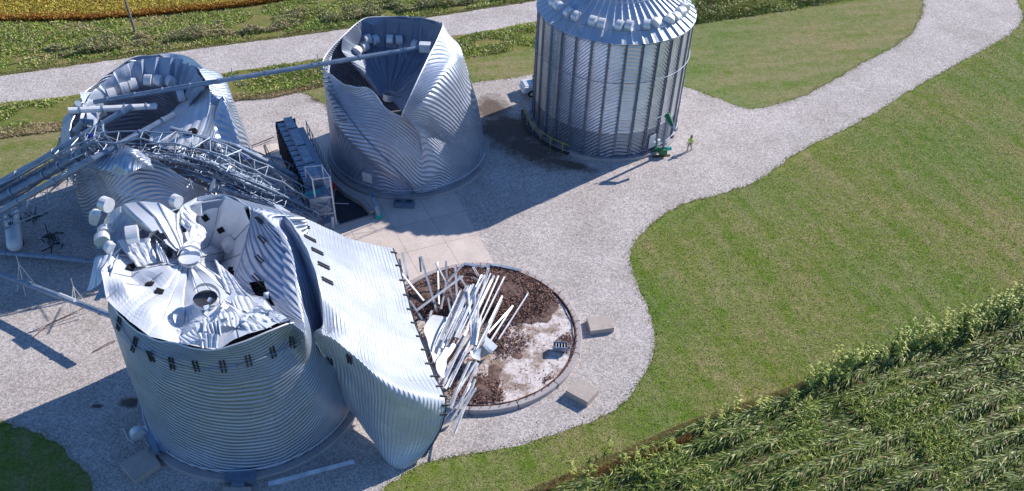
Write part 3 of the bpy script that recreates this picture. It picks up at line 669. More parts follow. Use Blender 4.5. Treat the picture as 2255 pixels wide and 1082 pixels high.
# diagonal buckled seam and stiffener clips up the left edge
def strip_on(key,pts,r,n=24,lift=.08):
    out=[]
    for (x0,y0),(x1,y1) in zip(pts,pts[1:]):
        for k in range(n):
            h_=hit(x0+(x1-x0)*k/n,y0+(y1-y0)*k/n,key)
            if h_: out.append(h_[0]+h_[1]*lift)
    return MB().tube(out,r,4)
strip_on('B',[(722,196),(800,300),(870,372),(922,432)],.06,10).build('buckled_seam','frame_steel',B_)
for k in range(13):
    px,py=714+k*3.4,150+k*9.5; h_=hit(px+4,py,'B')
    if h_: q=h_[0]; MB().channel(q+Vector((-.5,-.35,.1)),q+Vector((.15,-.1,.0)),.16,.1,.03).build('stiffener_clip','tube_steel',B_)
mb=MB().tube([Bc+Vector((math.cos(a)*(R0+.14),math.sin(a)*(R0+.14),.95)) for a in np.linspace(R_(185),R_(352),60)],.035,5,False).build('wind_ring','vent_metal',B_)
h_=hit(809,391,'B'); a=math.atan2(h_[0].y-Bc.y,h_[0].x-Bc.x); MB().box(Bc+Vector((math.cos(a)*(R0+.05),math.sin(a)*(R0+.05),h_[0].z)),(.06,1.0,1.0),frame((math.cos(a),math.sin(a),0))).build('white_plate','white_paint',B_)

# ===== C : rear left crushed bin
Ccols={0:[(.99,2),(.98,4),(.95,7),(490,212,10.4),(458,250,9.6)],15:[(1,2),(.98,5),(.93,8),(.88,9.6),(462,195,11)],30:[(1,2),(1,5),(.95,8),(.9,10),(455,178,11)],45:[(1,2),(1,5),(.97,8),(.94,10),(442,158,11.2)],60:[(1,2),(1,5),(1,8),(.97,10),(428,140,11)],
90:[(1,2),(1,5),(1,7),(1,9.5),(385,121,10.7)],105:[(1,2),(1,5),(1,7),(1,9.3),(340,122,10.6)],120:[(1,2),(1,5),(1,7),(1,9.5),(292,128,10.6)],150:[(1,2),(1,4),(1,7),(1,8.8),(205,188,9.5)],180:[(1,2),(1,4),(1,7),(1,8.5),(168,238,9.3)],210:[(1,2),(1,4),(1,6),(1,7.8),(155,300,8.8)],
232:[(1,2),(1,4),(1,6),(1,7.3),(165,366,8.1)],246:[(1,2),(1,4),(1.0,6),(.97,7.6),(205,345,9)],258:[(1,2),(1.02,4),(1.0,6.2),(.93,8.2),(255,330,9.6)],270:[(1,2),(1.03,4),(1.01,6.2),(.9,8.4),(300,330,9.8)],285:[(1,2),(1.04,4),(1.02,5.8),(.93,7.6),(352,360,8.4)],
300:[(1,2),(1.03,3.6),(1.02,5),(.97,6.4),(402,392,7.2)],315:[(1,1.5),(1.02,2.6),(1.02,3.6),(.99,4.7),(445,412,5.4)],328:[(1,1),(1,1.8),(1,2.5),(.99,3.2),(475,425,4)],340:[(1,1.5),(1,3),(.98,4.5),(.9,6.5),(452,330,7.2)],350:[(1,2),(.99,3.5),(.96,5.5),(472,268,8.8),(440,300,8.4)]}
G,UV=wallnet('C',Ccols,252,8,.06)
Cc=Vector((*CEN['C'],0))
C_=empty('grain_bin',Cc,'crushed grain bin at the back left, buried under fallen conveyor trusses','grain bin','round steel grain bins')
ringpad('foundation','C','',R0+.45,.32,parent=C_)
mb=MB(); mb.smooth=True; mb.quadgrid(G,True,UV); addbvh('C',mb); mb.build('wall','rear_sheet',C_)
MB().tube([tuple(p) for p in np.vstack([G[-1],G[-1][:1]])],.05,4,False).build('rim_flange','vent_metal',C_)
o_=[(174,264,9.2),(177,238,9.5),(209,195,9.9),(253,157,10.6),(294,134,10.8),(340,127,10.8),(385,127,10.9),(411,135,10.9),(428,148,11.0),(445,172,11.0),(452,196,10.8)]
m_=[(212,278,7.7),(222,250,8.0),(243,224,8.3),(270,206,8.5),(300,194,8.6),(340,188,8.7),(375,188,8.7),(395,193,8.7),(405,203,8.8),(412,218,8.8),(415,238,8.6)]
G,UV=fan(o_,m_,at(318,278,6.6),8,14,.42,15,.05,period=6,r0=.52,sharp=True)
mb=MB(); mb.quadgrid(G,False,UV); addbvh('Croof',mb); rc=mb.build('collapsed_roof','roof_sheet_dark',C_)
# fallen slab of roof on the right of the opening
def patch(rows,nu,nv,amp,seed,fr=.8,pleat=0,lin=False):
    A_=np.array([[tuple(at(*p)) for p in r] for r in rows]); G=catmull(A_,nv); G=catmull(G.transpose(1,0,2),nu).transpose(1,0,2)
    if amp: G=fnoise(G,amp,fr,seed)
    if pleat:
        nn=gridnormal(G); s_=np.zeros(nu); s_[::3]=pleat; G=G+nn*s_[None,:,None]
    du=np.r_[0,np.cumsum(np.linalg.norm(np.diff(G,axis=1),axis=-1).mean(0))]; dv=np.r_[0,np.cumsum(np.linalg.norm(np.diff(G,axis=0),axis=-1).mean(1))]
    return G,np.stack(np.broadcast_arrays(du[None,:],dv[:,None]),-1)
G,UV=patch([[(392,232,7.6),(420,212,8.8),(462,196,10.4)],[(350,270,7.2),(405,255,8.6),(468,232,10)],[(330,292,7.4),(390,300,8.6),(456,282,9)],[(325,312,7.6),(370,330,8.2),(440,322,8)]],24,24,.06,4,pleat=.05)
mb=MB(); mb.quadgrid(G,False,UV); addbvh('Cslab',mb); sl=mb.build('roof_slab','roof_sheet',C_)
def disc(px,py,key,r,sq,name,mat,parent,lift=.03,n=14,rot=0):
    h_=hit(px,py,key)
    if h_ is None: return
    p,nn=h_; M=frame(nn.cross(Vector((0,1,.01))),nn); c=[M@Vector((math.cos(a+rot)*r,math.sin(a+rot)*r*sq,0)) for a in np.linspace(0,2*PI,n,endpoint=False)]
    mb=MB(); a_=[p+nn*lift+q for q in c]; b_=[p-nn*.2+q for q in c]; mb.face(a_)
    for i in range(n): mb.face([a_[i],b_[i],b_[(i+1)%n],a_[(i+1)%n]])
    return mb.build(name,mat,parent)
disc(419,291,'Cslab',.62,.7,'hatch_hole','hole_black',sl)
for px,py in [(275,195),(292,186),(330,178),(352,179),(381,182),(245,208)]: place_vent(px,py,'Croof',rc,s=1.1)
place_vent(399,213,None,rc,8.6,(.2,-.5,1),DM,1); place_vent(223,255,None,rc,6.8,(-.3,-.2,1),VM,1)
# ragged bright strip of the rim at the left, and torn rim top at the back
G,UV=patch([[(180,205,9.9),(192,250,9.2),(188,300,9)],[(205,205,9.5),(212,255,8.8),(225,318,8.6)]],14,5,.12,6); MB().quadgrid(G,False,UV).build('torn_rim','roof_sheet_dark',C_)
G,UV=patch([[(350,121,10.8),(385,118,11),(420,130,11.4),(446,150,11.2)],[(368,132,10.6),(378,133,10.6),(412,143,10.8),(428,156,10.8)]],14,5,.12,7); MB().quadgrid(G,False,UV).build('torn_rim','roof_sheet',C_)
# crumpled lip on the front wall
G,UV=patch([[(178,368,8.3),(215,352,9.1),(250,333,9.6),(290,326,10.2),(330,345,9.3)],[(205,372,8.6),(235,372,9.2),(262,352,10),(298,340,10.4),(332,356,9.3)],[(228,385,8.4),(258,388,8.8),(290,378,9.3),(315,368,9.2),(340,372,8.8)]],26,12,.12,9,1.5)
mb=MB(); mb.smooth=True; mb.quadgrid(G,False,UV).build('folded_lip','rear_sheet',C_)

def buckle(G,px,py,z,rad,amt,dirv):
    c_=np.array(tuple(at(px,py,z))); d=np.linalg.norm(G-c_,axis=-1); w=np.exp(-(d/rad)**2)[...,None]; return G+w*np.array(dirv)*amt
# ===== A : front left crumpled bin
def cyl(z5=12.0,r=1): return [(1,3),(1,6),(1,9),(r,11),(r,z5)]
Acols={t:cyl() for t in (105,120,135,150,165,180)}
Acols.update({60:[(1,3),(1,6),(1,9),(.98,11),(540,450,12)],75:[(1,3),(1,6),(1,9),(1,11),(500,430,12.2)],90:[(1,3),(1,6),(1,9),(1,11),(450,430,12.2)],
195:[(1,3),(1,6),(1,9),(.99,11),(243,640,11.9)],207:[(1,3),(1,6),(1,9),(1,10.8),(250,675,11.9)],220:[(1,3),(1,6),(1,9),(1,10.8),(285,716,12)],235:[(1,3),(1,6),(1,9),(1,11),(335,745,12)],250:[(1,3),(1,6),(1,9),(1,11),(385,758,12.05)],265:[(1,3),(1,6),(1,9),(1,11.2),(430,768,12.05)],
280:[(1,3),(1,6),(1,9),(1.0,10.9),(474,772,12.2)],295:[(1,3),(1,6),(1,9),(.98,10.8),(530,756,12.4)],305:[(1,3),(1,6),(.99,8.6),(.95,10.6),(588,729,12.5)],315:[(1,3),(1,6),(.98,8.4),(.90,10.5),(630,713,12.3)],
322:[(1,3),(1,5.6),(.95,8.0),(668,735,11.6),(645,710,11.9)],330:[(1,3),(.98,5.4),(.9,7.8),(668,712,11.3),(620,705,11.1)],340:[(1,3),(.96,5.4),(.84,7.8),(664,700,11.2),(580,692,10.4)],352:[(1,3),(.94,5.4),(.8,8),(655,660,11.3),(545,658,9.7)],
5:[(1,3),(.93,5.5),(.79,8.2),(647,605,11.6),(516,618,9.2)],20:[(1,3),(.94,5.8),(.82,8.4),(634,550,12.0),(532,560,10.1)],35:[(1,3),(.97,6),(.88,9),(604,500,12.3),(552,492,11.2)],48:[(1,3),(1,6),(.95,9),(575,468,12.4),(552,465,11.8)]})
G,UV=wallnet('A',Acols,264,12,.05)
Ac=Vector((*CEN['A'],0))
A_=empty('grain_bin',Ac,'crumpled grain bin in the left foreground with a torn shredded roof','grain bin','round steel grain bins')
ringpad('foundation','A','',R0+.55,.34,parent=A_)
mb=MB(); mb.smooth=True; mb.quadgrid(G,True,UV)
def proj(p):
    d=Vector(p)-CAM; z=d.dot(fw); return (1127.5+F*d.dot(rt)/z,541-F*d.dot(up)/z)
def cut(mb,inside,zmin=-1):
    f2=[];u2=[]
    for i,f in enumerate(mb.f):
        c_=sum((Vector(mb.v[j]) for j in f),Vector())/4
        if c_.z>zmin and inside(*proj(c_)): continue
        f2.append(f); u2+=mb.uv[4*i:4*i+4]
    mb.f=f2; mb.uv=u2
TRI=[(596,562),(590,600),(588,640),(594,672),(566,678),(546,650),(572,608)]
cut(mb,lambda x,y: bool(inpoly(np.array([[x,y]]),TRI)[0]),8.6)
addbvh('A',mb); mb.build('wall','front_sheet',A_)
rimA=[Vector(p) for p in G[-1]]
MB().tube([p for p in rimA]+[rimA[0]],.06,4,False).build('rim_flange','vent_metal',A_)
fo=[(545,452,12),(490,428,12.2),(440,432,12.2),(405,448,12.4),(388,475,12.6),(345,450,13.4),(305,444,13.6),(270,455,13.4),(300,505,11.2),(262,540,11),(238,565,12),(222,600,12.2),(238,660,12.1),(286,712,12.2),(336,742,12.2),(396,755,12.2),(474,768,12.3),(530,750,12.5),(590,724,12.5),(640,706,12.2),(585,690,10.9),(548,655,9.9),(514,612,9.1),(535,555,9.8),(554,490,11.1)]
fm=[(488,548,8.0),(464,540,8.3),(440,536,9.0),(420,530,10.2),(402,522,11.8),(382,515,12.2),(362,515,12.4),(345,522,12.3),(352,542,10.3),(330,562,10),(318,578,11),(300,600,11.5),(318,622,11.7),(345,650,11.6),(375,665,11.5),(405,670,11.2),(445,680,11.2),(480,672,11),(512,658,10.7),(530,645,10.3),(505,632,9.4),(490,612,8.0),(480,592,7.2),(488,572,7.2),(496,556,7.6)]
G,UV=fan(fo,fm,at(415,572,11.4),6,22,.09,21,.02,closed=True,period=6,sharp=True)
G=facet(G,6,7,.10,5)
for bb in [(388,690,12,.8,-.9,(0,0,1)),(395,735,12,.6,-.5,(0,0,1)),(430,720,12,.8,.4,(0,0,1)),(330,690,12,1.1,.45,(0,0,1)),(270,640,12,.8,.5,(0,0,1)),(300,610,12,.5,-.4,(0,0,1))]: G=buckle(G,*bb)
c_=np.array(tuple(at(535,680,11.8))); w_=np.exp(-(np.linalg.norm(G-c_,axis=-1)/2.6)**2)[...,None]; G=facet(G,4,3,.34,88,c_,2.8)
c_=np.array(tuple(at(280,600,12))); w_=np.exp(-(np.linalg.norm(G-c_,axis=-1)/1.8)**2)[...,None]; G=facet(G,6,4,.25,89,c_,2.0)
mb=MB(); mb.quadgrid(G,True,UV)
tears=[(345,522,26,13),(372,556,8,14),(527,662,18,7),(405,500,6,12),(300,585,16,6),(508,606,9,20),(392,560,5,12)]
keepf=[];keepuv=[]
for i,f in enumerate(mb.f):
    c_=sum((Vector(mb.v[j]) for j in f),Vector())/4; x,y=proj(c_)
    if any(((x-a)/rx)**2+((y-b_)/ry)**2<1 for a,b_,rx,ry in tears): continue
    keepf.append(f); keepuv+=mb.uv[4*i:4*i+4]
mb.f=keepf; mb.uv=keepuv; addbvh('Aroof',mb); ra=mb.build('crumpled_roof','roof_sheet',A_)
seams(G,6,.026,'roof_seams','post_steel',ra)
p=at(418,568,11.7); MB().tube([p,p+Vector((.1,-.1,.3))],.78,20,False).build('roof_collar','vent_metal',ra); MB().tube([p+Vector((0,0,.02)),p+Vector((0,0,.06))],.7,20).build('collar_lid','roof_sheet',ra)
p=at(452,658,11.9); MB().tube([p,p+Vector((.2,-.2,.45))],.85,18,False).build('hatch_ring','vent_metal',ra); MB().tube([p+Vector((0,0,.02)),p+Vector((0,0,.05))],.75,18).build('hatch_opening','dark_steel',ra)
def sheet(pts,mat='roof_sheet',name='roof_panel',parent=None,amp=.10,seed=0,n=9,pleat=.06):
    a,b_,c_,d_=pts; mx=lambda p,q,k:tuple(p[i]+(q[i]-p[i])*k for i in range(3)); mid_=lambda p,q: mx(p,q,.5)
    G,UV=patch([[a,mid_(a,b_),b_],[mid_(a,d_),mid_(mid_(a,b_),mid_(c_,d_)),mid_(b_,c_)],[d_,mid_(d_,c_),c_]],n+4,n,amp,seed,1.6,pleat)
    mb=MB(); mb.quadgrid(G,False,UV); return mb.build(name,mat,parent)
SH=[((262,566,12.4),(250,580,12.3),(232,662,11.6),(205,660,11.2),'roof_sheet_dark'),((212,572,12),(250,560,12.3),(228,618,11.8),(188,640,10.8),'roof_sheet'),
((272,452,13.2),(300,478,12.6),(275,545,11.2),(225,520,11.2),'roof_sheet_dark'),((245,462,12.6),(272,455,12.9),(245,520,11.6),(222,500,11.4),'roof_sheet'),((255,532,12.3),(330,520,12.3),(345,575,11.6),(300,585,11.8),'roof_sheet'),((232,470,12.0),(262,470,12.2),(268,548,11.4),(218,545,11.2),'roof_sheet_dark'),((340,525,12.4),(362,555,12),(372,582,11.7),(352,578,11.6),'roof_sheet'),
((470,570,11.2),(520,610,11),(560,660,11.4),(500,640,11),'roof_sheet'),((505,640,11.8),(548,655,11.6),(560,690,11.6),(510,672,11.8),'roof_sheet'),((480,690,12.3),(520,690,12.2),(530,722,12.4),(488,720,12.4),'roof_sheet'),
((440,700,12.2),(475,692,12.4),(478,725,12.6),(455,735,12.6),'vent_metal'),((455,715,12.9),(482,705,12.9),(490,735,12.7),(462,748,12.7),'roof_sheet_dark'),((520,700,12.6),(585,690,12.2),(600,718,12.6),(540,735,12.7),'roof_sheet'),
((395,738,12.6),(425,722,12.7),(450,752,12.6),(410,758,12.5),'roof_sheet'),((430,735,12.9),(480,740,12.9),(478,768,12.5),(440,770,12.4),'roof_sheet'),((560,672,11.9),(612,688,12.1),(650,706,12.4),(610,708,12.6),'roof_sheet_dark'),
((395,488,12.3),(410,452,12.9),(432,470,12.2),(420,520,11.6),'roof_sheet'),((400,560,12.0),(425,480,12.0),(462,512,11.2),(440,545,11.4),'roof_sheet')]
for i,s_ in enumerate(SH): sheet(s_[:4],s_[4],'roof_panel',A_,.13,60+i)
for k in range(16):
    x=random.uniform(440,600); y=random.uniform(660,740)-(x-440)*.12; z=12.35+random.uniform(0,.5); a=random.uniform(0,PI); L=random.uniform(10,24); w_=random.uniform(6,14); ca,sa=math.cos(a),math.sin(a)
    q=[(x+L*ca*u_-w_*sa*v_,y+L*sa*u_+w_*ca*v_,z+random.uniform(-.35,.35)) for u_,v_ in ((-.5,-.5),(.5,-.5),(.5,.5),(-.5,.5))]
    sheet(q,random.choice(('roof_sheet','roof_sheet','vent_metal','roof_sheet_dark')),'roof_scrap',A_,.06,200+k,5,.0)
for px,py in [(452,480),(487,507),(287,592),(330,627),(351,643)]: disc(px,py,'Aroof',.34,.8,'vent_opening','hole_black',ra,.12,4,PI/4)
for px,py,z,rr,ms,s_ in [(239,455,13,(-.2,-.5,1),DM,.95),(216,480,12.2,(-.8,-.3,.5),VM,1.0),(233,512,12,(-.5,-.2,1),VM,.9),(228,530,12,(-.5,-.2,1),VM,1),(246,546,12.4,(-.6,-.6,.6),VM,.8),(293,520,12.6,(.1,-.3,1),VM,1.2),(388,450,12.9,(.1,.2,1),DM,.8)]: place_vent(px,py,None,ra,z,rr,ms,s_)
for px,py in [(437,460),(510,541)]: place_vent(px,py,'Aroof',ra,s=1.1)
# wind ring and pairs of stiffener clips
def clips(key,pts,parent,L=.95,along=None):
    for px,py in pts:
        h_=hit(px,py,key)
        if h_ is None: continue
        p,n=h_; uu=(Vector((0,0,1))-n*n.z).normalized() if along is None else along; t=n.cross(uu).normalized(); mb=MB()
        for d_ in (-.11,.11): mb.bar(p+t*d_-uu*L/2+n*.06,p+t*d_+uu*L/2+n*.06,.09,.10,n)
        mb.build('stiffener_clip','dark_steel',parent)
clips('A',[(263,712),(297,759),(333,784),(379,800),(432,806),(491,806),(547,793),(600,774),(644,752)],A_)
clips('A',[(577,490),(583,532),(577,576),(571,618)],A_,1.1,Vector((.5,-.2,-.5)).normalized())
strip_on('A',[(256,700),(300,765),(379,798),(432,811),(491,810),(547,797),(600,778),(650,757),(672,744)],.03,5,.10).build('wind_ring','tube_steel',A_)
MB().tube([Ac+Vector((math.cos(a)*(R0+.12),math.sin(a)*(R0+.12),.75)) for a in np.linspace(R_(180),R_(340),60)],.035,5,False).build('base_ring','vent_metal',A_)
# ground-level unload chute at the front of A
mb=MB(); p=at(530,1050,.5); mb.box(p,(1.9,.9,.5)); mb.box(p+Vector((0,-.45,-.1)),(.8,.6,.6)); mb.build('discharge_chute','frame_steel',A_)
mb=MB()
for k in range(6): mb.box(p+Vector((0,-.78,-.15+k*.08)),(.5,.06,.04))
mb.build('grille','tube_steel',A_)

# ===== D : fallen shell and its bare pad
rows=[[(584,455,9.8),(600,456,11.0),(640,468,10),(700,494,8.4),(760,520,6.8),(815,537,5.3),(866,548,4.2)],
[(618,503,7.0),(645,508,11.7),(668,532,10.6),(720,560,9.3),(775,590,7.7),(835,605,5.7),(885,612,4.2)],
[(642,560,6.4),(680,566,11.9),(692,592,10.6),(745,630,9),(800,660,7.2),(855,675,5.6),(905,685,4.1)],
[(658,630,6.2),(703,628,11.3),(708,655,10.1),(755,690,8.8),(812,725,7.2),(872,748,5.6),(930,757,4)],
[(668,690,6.6),(713,690,10.5),(716,728,9.2),(765,765,8.2),(825,805,6.9),(890,825,5.4),(957,826,3.9)],
[(667,712,8.2),(696,718,9.7),(722,752,8.9),(785,795,8),(850,848,6.8),(925,872,5.5),(980,878,4.1)],
[(672,745,7.6),(690,765,7.2),(738,800,6.6),(797,850,5.6),(850,905,4.5),(920,930,3.5),(976,925,2.9)],
[(690,785,5.0),(704,805,4.6),(752,850,3.9),(803,912,2.7),(848,972,1.7),(905,990,1.3),(958,968,1.5)],
[(725,835,2.6),(738,855,2),(782,915,1.1),(815,965,.5),(850,1018,.15),(885,1035,.05),(928,1008,.4)],
[(735,845,1.2),(760,868,1.0),(800,920,.6),(832,965,.25),(865,1005,.05),(890,1015,.03),(925,995,.1)]]
rw_=[[tuple(at(*p)) for p in r] for r in rows]
for k,(dz,dy) in enumerate(((4,.0),(6,-.2),(6.5,-.3),(6,-.3),(4,-.3),(1.2,-.1))):
    a_=rw_[k][1]; rw_[k][0]=(a_[0]-.30,a_[1]+dy,max(.6,a_[2]-dz))
at_=at
at=lambda *p: Vector(p)
G,UV=patch(rw_,170,150,.04,31,.9)
at=at_
D_=empty('fallen_bin_shell',at(800,800),'huge bright corrugated bin wall lying toppled between the crumpled bin and the round pad','bin wall')
# local buckles
for bb in [(712,700,9.8,.9,-1.5,(0,.2,1)),(700,730,9,.5,.6,(0,0,1)),(735,755,8.7,.9,.55,(0,0,1)),(820,820,7,1.2,.3,(0,-.4,1)),(760,800,6,1.4,-.4,(0,-1,.2)),(850,640,5.5,2.4,-.35,(0,0,1)),(620,520,11,1.0,.2,(0,0,1))]: G=buckle(G,*bb)
mb=MB(); mb.smooth=True; mb.quadgrid(G,False,UV); addbvh('D',mb); dw=mb.build('wall_sheet','fallen_sheet',D_)
MB().tube([tuple(p) for p in G[:,-1]],.06,5,False).build('base_flange','dark_steel',D_)
MB().tube([tuple(p) for p in G[:,0]],.05,4,False).build('top_flange','vent_metal',D_)
for j in range(4,150,7):
    if j>100: continue
    p=Vector(G[j,-1]); q=Vector(G[j,-6]); d_=(p-q).normalized(); MB().channel(p+Vector((0,0,.08))-d_*.35,p+Vector((0,0,.08))+d_*.22,.14,.12,.03).build('anchor_clip','dark_steel',D_)
def clips2(key,pts,parent,dirpx,L=1.2):
    for px,py in pts:
        h_=hit(px,py,key); h2=hit(px+dirpx[0],py+dirpx[1],key)
        if not h_ or not h2: continue
        p,n=h_; uu=(h2[0]-p).normalized(); t=n.cross(uu).normalized(); mb=MB()
        for d_ in (-.11,.11): mb.bar(p+t*d_-uu*L/2+n*.07,p+t*d_+uu*L/2+n*.07,.09,.10,n)
        mb.build('stiffener_clip','dark_steel',parent)
clips2('D',[(652,477),(668,497),(682,527),(698,555),(712,586),(720,620)],D_,(10,5),1.0)
clips2('D',[(728,795),(770,790)],D_,(2,9),.8)

pad=empty('bare_bin_pad',Vector((*CEN['D'],0)),'round concrete pad without a bin, strewn with brown debris and white residue','concrete pad')
px_,py_=CEN['D']; PR=R0+.55
mb=MB(); mb.face([(px_+math.cos(a)*(PR-.6),py_+math.sin(a)*(PR-.6),.30) for a in np.linspace(0,2*PI,80,endpoint=False)]); mb.build('pad_floor','pad_floor',pad)
ringpad('curb','D','',PR,.42,parent=pad) if False else None
mb=MB(); n=96; rr=[(PR,0),(PR,.40),(PR-.04,.44),(PR-.42,.44),(PR-.45,.30)]
G=np.array([[(px_+math.cos(a)*r,py_+math.sin(a)*r,z) for a in np.linspace(0,2*PI,n,endpoint=False)] for r,z in rr]); mb.quadgrid(G,True); mb.build('curb','curb_concrete',pad)
for k in range(14):
    a=R_(11+k*360/14); M=frame((math.cos(a),math.sin(a),0)); MB().box((px_+math.cos(a)*(PR-.2),py_+math.sin(a)*(PR-.2),.225),(.46,.05,.45),M).build('curb_joint','dark_steel',pad)
MB().tube([(px_+math.cos(a)*(PR-.5),py_+math.sin(a)*(PR-.5),.46+.03*math.sin(a*23)) for a in np.linspace(R_(-95),R_(120),120)],.05,5,False).build('rim_flange','rust',pad)
for k in range(40):
    a=R_(-90+k*5.2); MB().tube([(px_+math.cos(a)*(PR-.5),py_+math.sin(a)*(PR-.5),.44),(px_+math.cos(a)*(PR-.3),py_+math.sin(a)*(PR-.3),.66)],.03,4).build('anchor_bolt','rust',pad)
# debris chips
n=95000; rr=np.sqrt(rng.uniform(0,1,n))*(PR-.75); aa=rng.uniform(0,6.283,n); P=np.stack([px_+rr*np.cos(aa),py_+rr*np.sin(aa)],-1)
def gauss(px,py,r): q=at(px,py,.3); return np.exp(-((P[:,0]-q.x)**2+(P[:,1]-q.y)**2)/r**2)
den=.02+.9*gauss(1060,620,4.2)+.9*gauss(1150,640,3)+.8*gauss(950,640,3)+.9*gauss(1140,700,2.2)+.9*gauss(1065,860,1.9)+.7*gauss(1215,835,1.0)+.7*gauss(1235,760,1.1)+.6*gauss(1200,650,1.4)+.5*gauss(1110,760,1.6)+.5*gauss(1200,700,1)
den-=1.1*gauss(1195,720,1.9)+1.3*gauss(1140,830,1.9)+.9*gauss(1210,790,1.2)+.6*gauss(1180,870,1.5)+.7*gauss(1250,700,1)
den+=.35*n2(P,1.2,77)
k=rng.uniform(0,1,n)<np.clip(den,0.02,1)**1.2; P=P[k]; den=np.clip(den[k],0,1.3); n=len(P)
zz=.30+rng.uniform(0,1,n)*.35*den
col=mixc((.07,.032,.028),(.42,.25,.21),rng.uniform(0,1,n)**1.5); pk=rng.uniform(size=n)<.10; col[pk]=mixc((.28,.16,.12),(.42,.28,.22),rng.uniform(size=pk.sum()))
add(blades('spoiled_grain_debris','chaff',np.c_[P,zz],rng.uniform(.08,.26,n),rng.uniform(.04,.09,n),rng.uniform(0,6.28,n),rng.normal(.1,.45,n),col,.1))
# mounded spoiled grain under the chips
mb=MB(); N=70; xs=np.linspace(-1,1,N); V=[]; 
X,Y=np.meshgrid(px_+xs*(PR-.8),py_+xs*(PR-.8)); P=np.stack([X.ravel(),Y.ravel()],-1)
hh=.42*gauss(1060,625,3.6)+.35*gauss(1150,650,2.2)+.3*gauss(945,640,2.5)+.35*gauss(1065,865,1.3)-.08+.07*n2(P,1.6,78)
rad=np.hypot(P[:,0]-px_,P[:,1]-py_); hh=np.where(rad>PR-.9,-.15,hh); G=np.c_[P,.30+hh].reshape(N,N,3); mb.smooth=True; mb.quadgrid(G)
ok_=np.array([np.hypot(v[0]-px_,v[1]-py_)<PR-.62 for v in mb.v]); mb.f=[f for f in mb.f if all(ok_[i] for i in f)]
plain('spoiled_grain',(.16,.10,.085),.95,0,3,.6,.05); o=mb.build('spoiled_grain','spoiled_grain'); o['kind']='stuff'

# ---------------------------------------------------------------- beams heaped on the pad
def z4(x,y): return 840+x*.2033,540+y*.2033
def z5(x,y): return 880+x*.2404,700+y*.2404
BE=[(z4,230,80,300,420,2.4,.7),(z4,190,150,235,330,2.0,1.0),(z4,425,120,600,720,2.6,.9),(z4,412,130,428,290,2.4,1.2),(z4,610,180,625,640,2.4,.8),(z4,590,190,700,400,2.6,1.2),(z4,700,170,712,360,2.2,.9),(z4,700,380,800,660,1.6,.8),
(z4,885,200,720,390,2.4,1.8),(z4,880,330,370,710,2.5,2.2),(z4,215,300,460,600,2.6,1.5),(z4,310,600,440,800,2.0,1.5),(z4,800,240,825,700,1.8,1.0),(z4,700,400,645,690,1.8,1.2),(z4,720,570,780,900,2.2,1.8),(z4,940,470,990,1080,2.2,2.4),
(z4,1010,530,1000,1080,2.3,2.5),(z4,1050,530,1030,1000,2.2,2.5),(z4,1160,250,1100,480,1.3,1.2),(z4,1220,330,860,1090,1.3,2.0),(z4,1270,330,940,1090,1.3,2.2),(z4,1335,345,1000,1030,1.2,2.2),(z4,1310,550,1050,1080,1.2,2.4),(z4,1300,600,1090,1060,1.0,2.2),
(z4,1425,655,1160,950,1.1,1.8),(z4,1420,665,1180,1040,.9,1.2),(z4,1590,520,1270,1020,.8,.9),(z4,990,240,1050,350,1.0,.6),(z4,990,350,1110,420,.9,.8),(z4,840,330,930,470,1.0,.7),(z4,1040,470,980,640,1.5,1.2),(z4,950,640,820,790,1.8,1.6),
(z4,930,520,840,760,1.5,1.2),(z4,545,710,520,800,1.8,1.6),(z4,850,720,780,620,1.2,1.0),
(z5,640,80,400,600,2.2,3.0),(z5,660,200,420,650,2.3,3.0),(z5,700,400,440,820,2.4,2.4),(z5,720,420,540,830,2.3,2.2),(z5,690,560,500,1060,2.2,1.4),(z5,640,400,460,790,2.6,2.5),(z5,600,480,470,830,2.5,2.6),(z5,560,280,400,560,2.6,2.8),(z5,700,0,690,290,2.5,2.6),(z5,860,0,710,290,2.2,2.6),(z5,650,600,545,800,2.3,2.1),(z5,615,300,450,640,2.8,2.9),(z5,745,0,700,250,2.8,2.7)]
for x in ((700,640,480,1000),(672,640,470,940),(640,640,462,860)): BE.append((z5,*x,2.2,1.5))
for k in range(16):
    t=k/15; x=1180-300*t+random.uniform(-25,25); y=330+180*t+random.uniform(-60,60); BE.append((z4,x,y,x-250-random.uniform(0,60),y+560+random.uniform(0,110),1.4+random.uniform(0,.6),2.5+random.uniform(-.3,.3)))
special={9:'long straight pale beam crossing the others diagonally over the dark debris',26:'lone pale beam at the right of the pile lying on brown debris',3:'short upright beam end at the top left of the beam pile beside the concrete apron',0:'beam standing nearest the fallen wall edge, its end above the concrete apron'}
for i,(fz,x1,y1,x2,y2,za,zb) in enumerate(BE):
    p,q=at(*fz(x1,y1),za),at(*fz(x2,y2),zb)
    w=random.uniform(.10,.19); mb=MB(); upv=Vector((random.gauss(0,.35),random.gauss(0,.3)-.2,1)); mb.channel(p,q,w,.10,.02,upv,1 if random.random()<.75 else -1)
    o=mb.build('steel_beam','beam_steel'); tag(o,special.get(i,'short upright steel beam in the loose upper left part of the beam heap' if i<16 else 'long bright steel beam in the dense slanting bundle at the middle of the heap'),'steel beam','loose steel beams heaped on the round pad')
def prism(name,pts,h,mat,label,cat,lift=0):
    mb=MB(); a_=[Vector(p) for p in pts]; b_=[p+Vector((0,0,h)) for p in a_]; mb.face(a_[::-1]); mb.face(b_)
    for i in range(len(a_)): mb.face([a_[i],a_[(i+1)%len(a_)],b_[(i+1)%len(a_)],b_[i]])
    o=mb.build(name,mat); bv=o.modifiers.new('bevel','BEVEL'); bv.width=.03; bv.segments=2; bv.limit_method='ANGLE'
    return tag(o,label,cat)
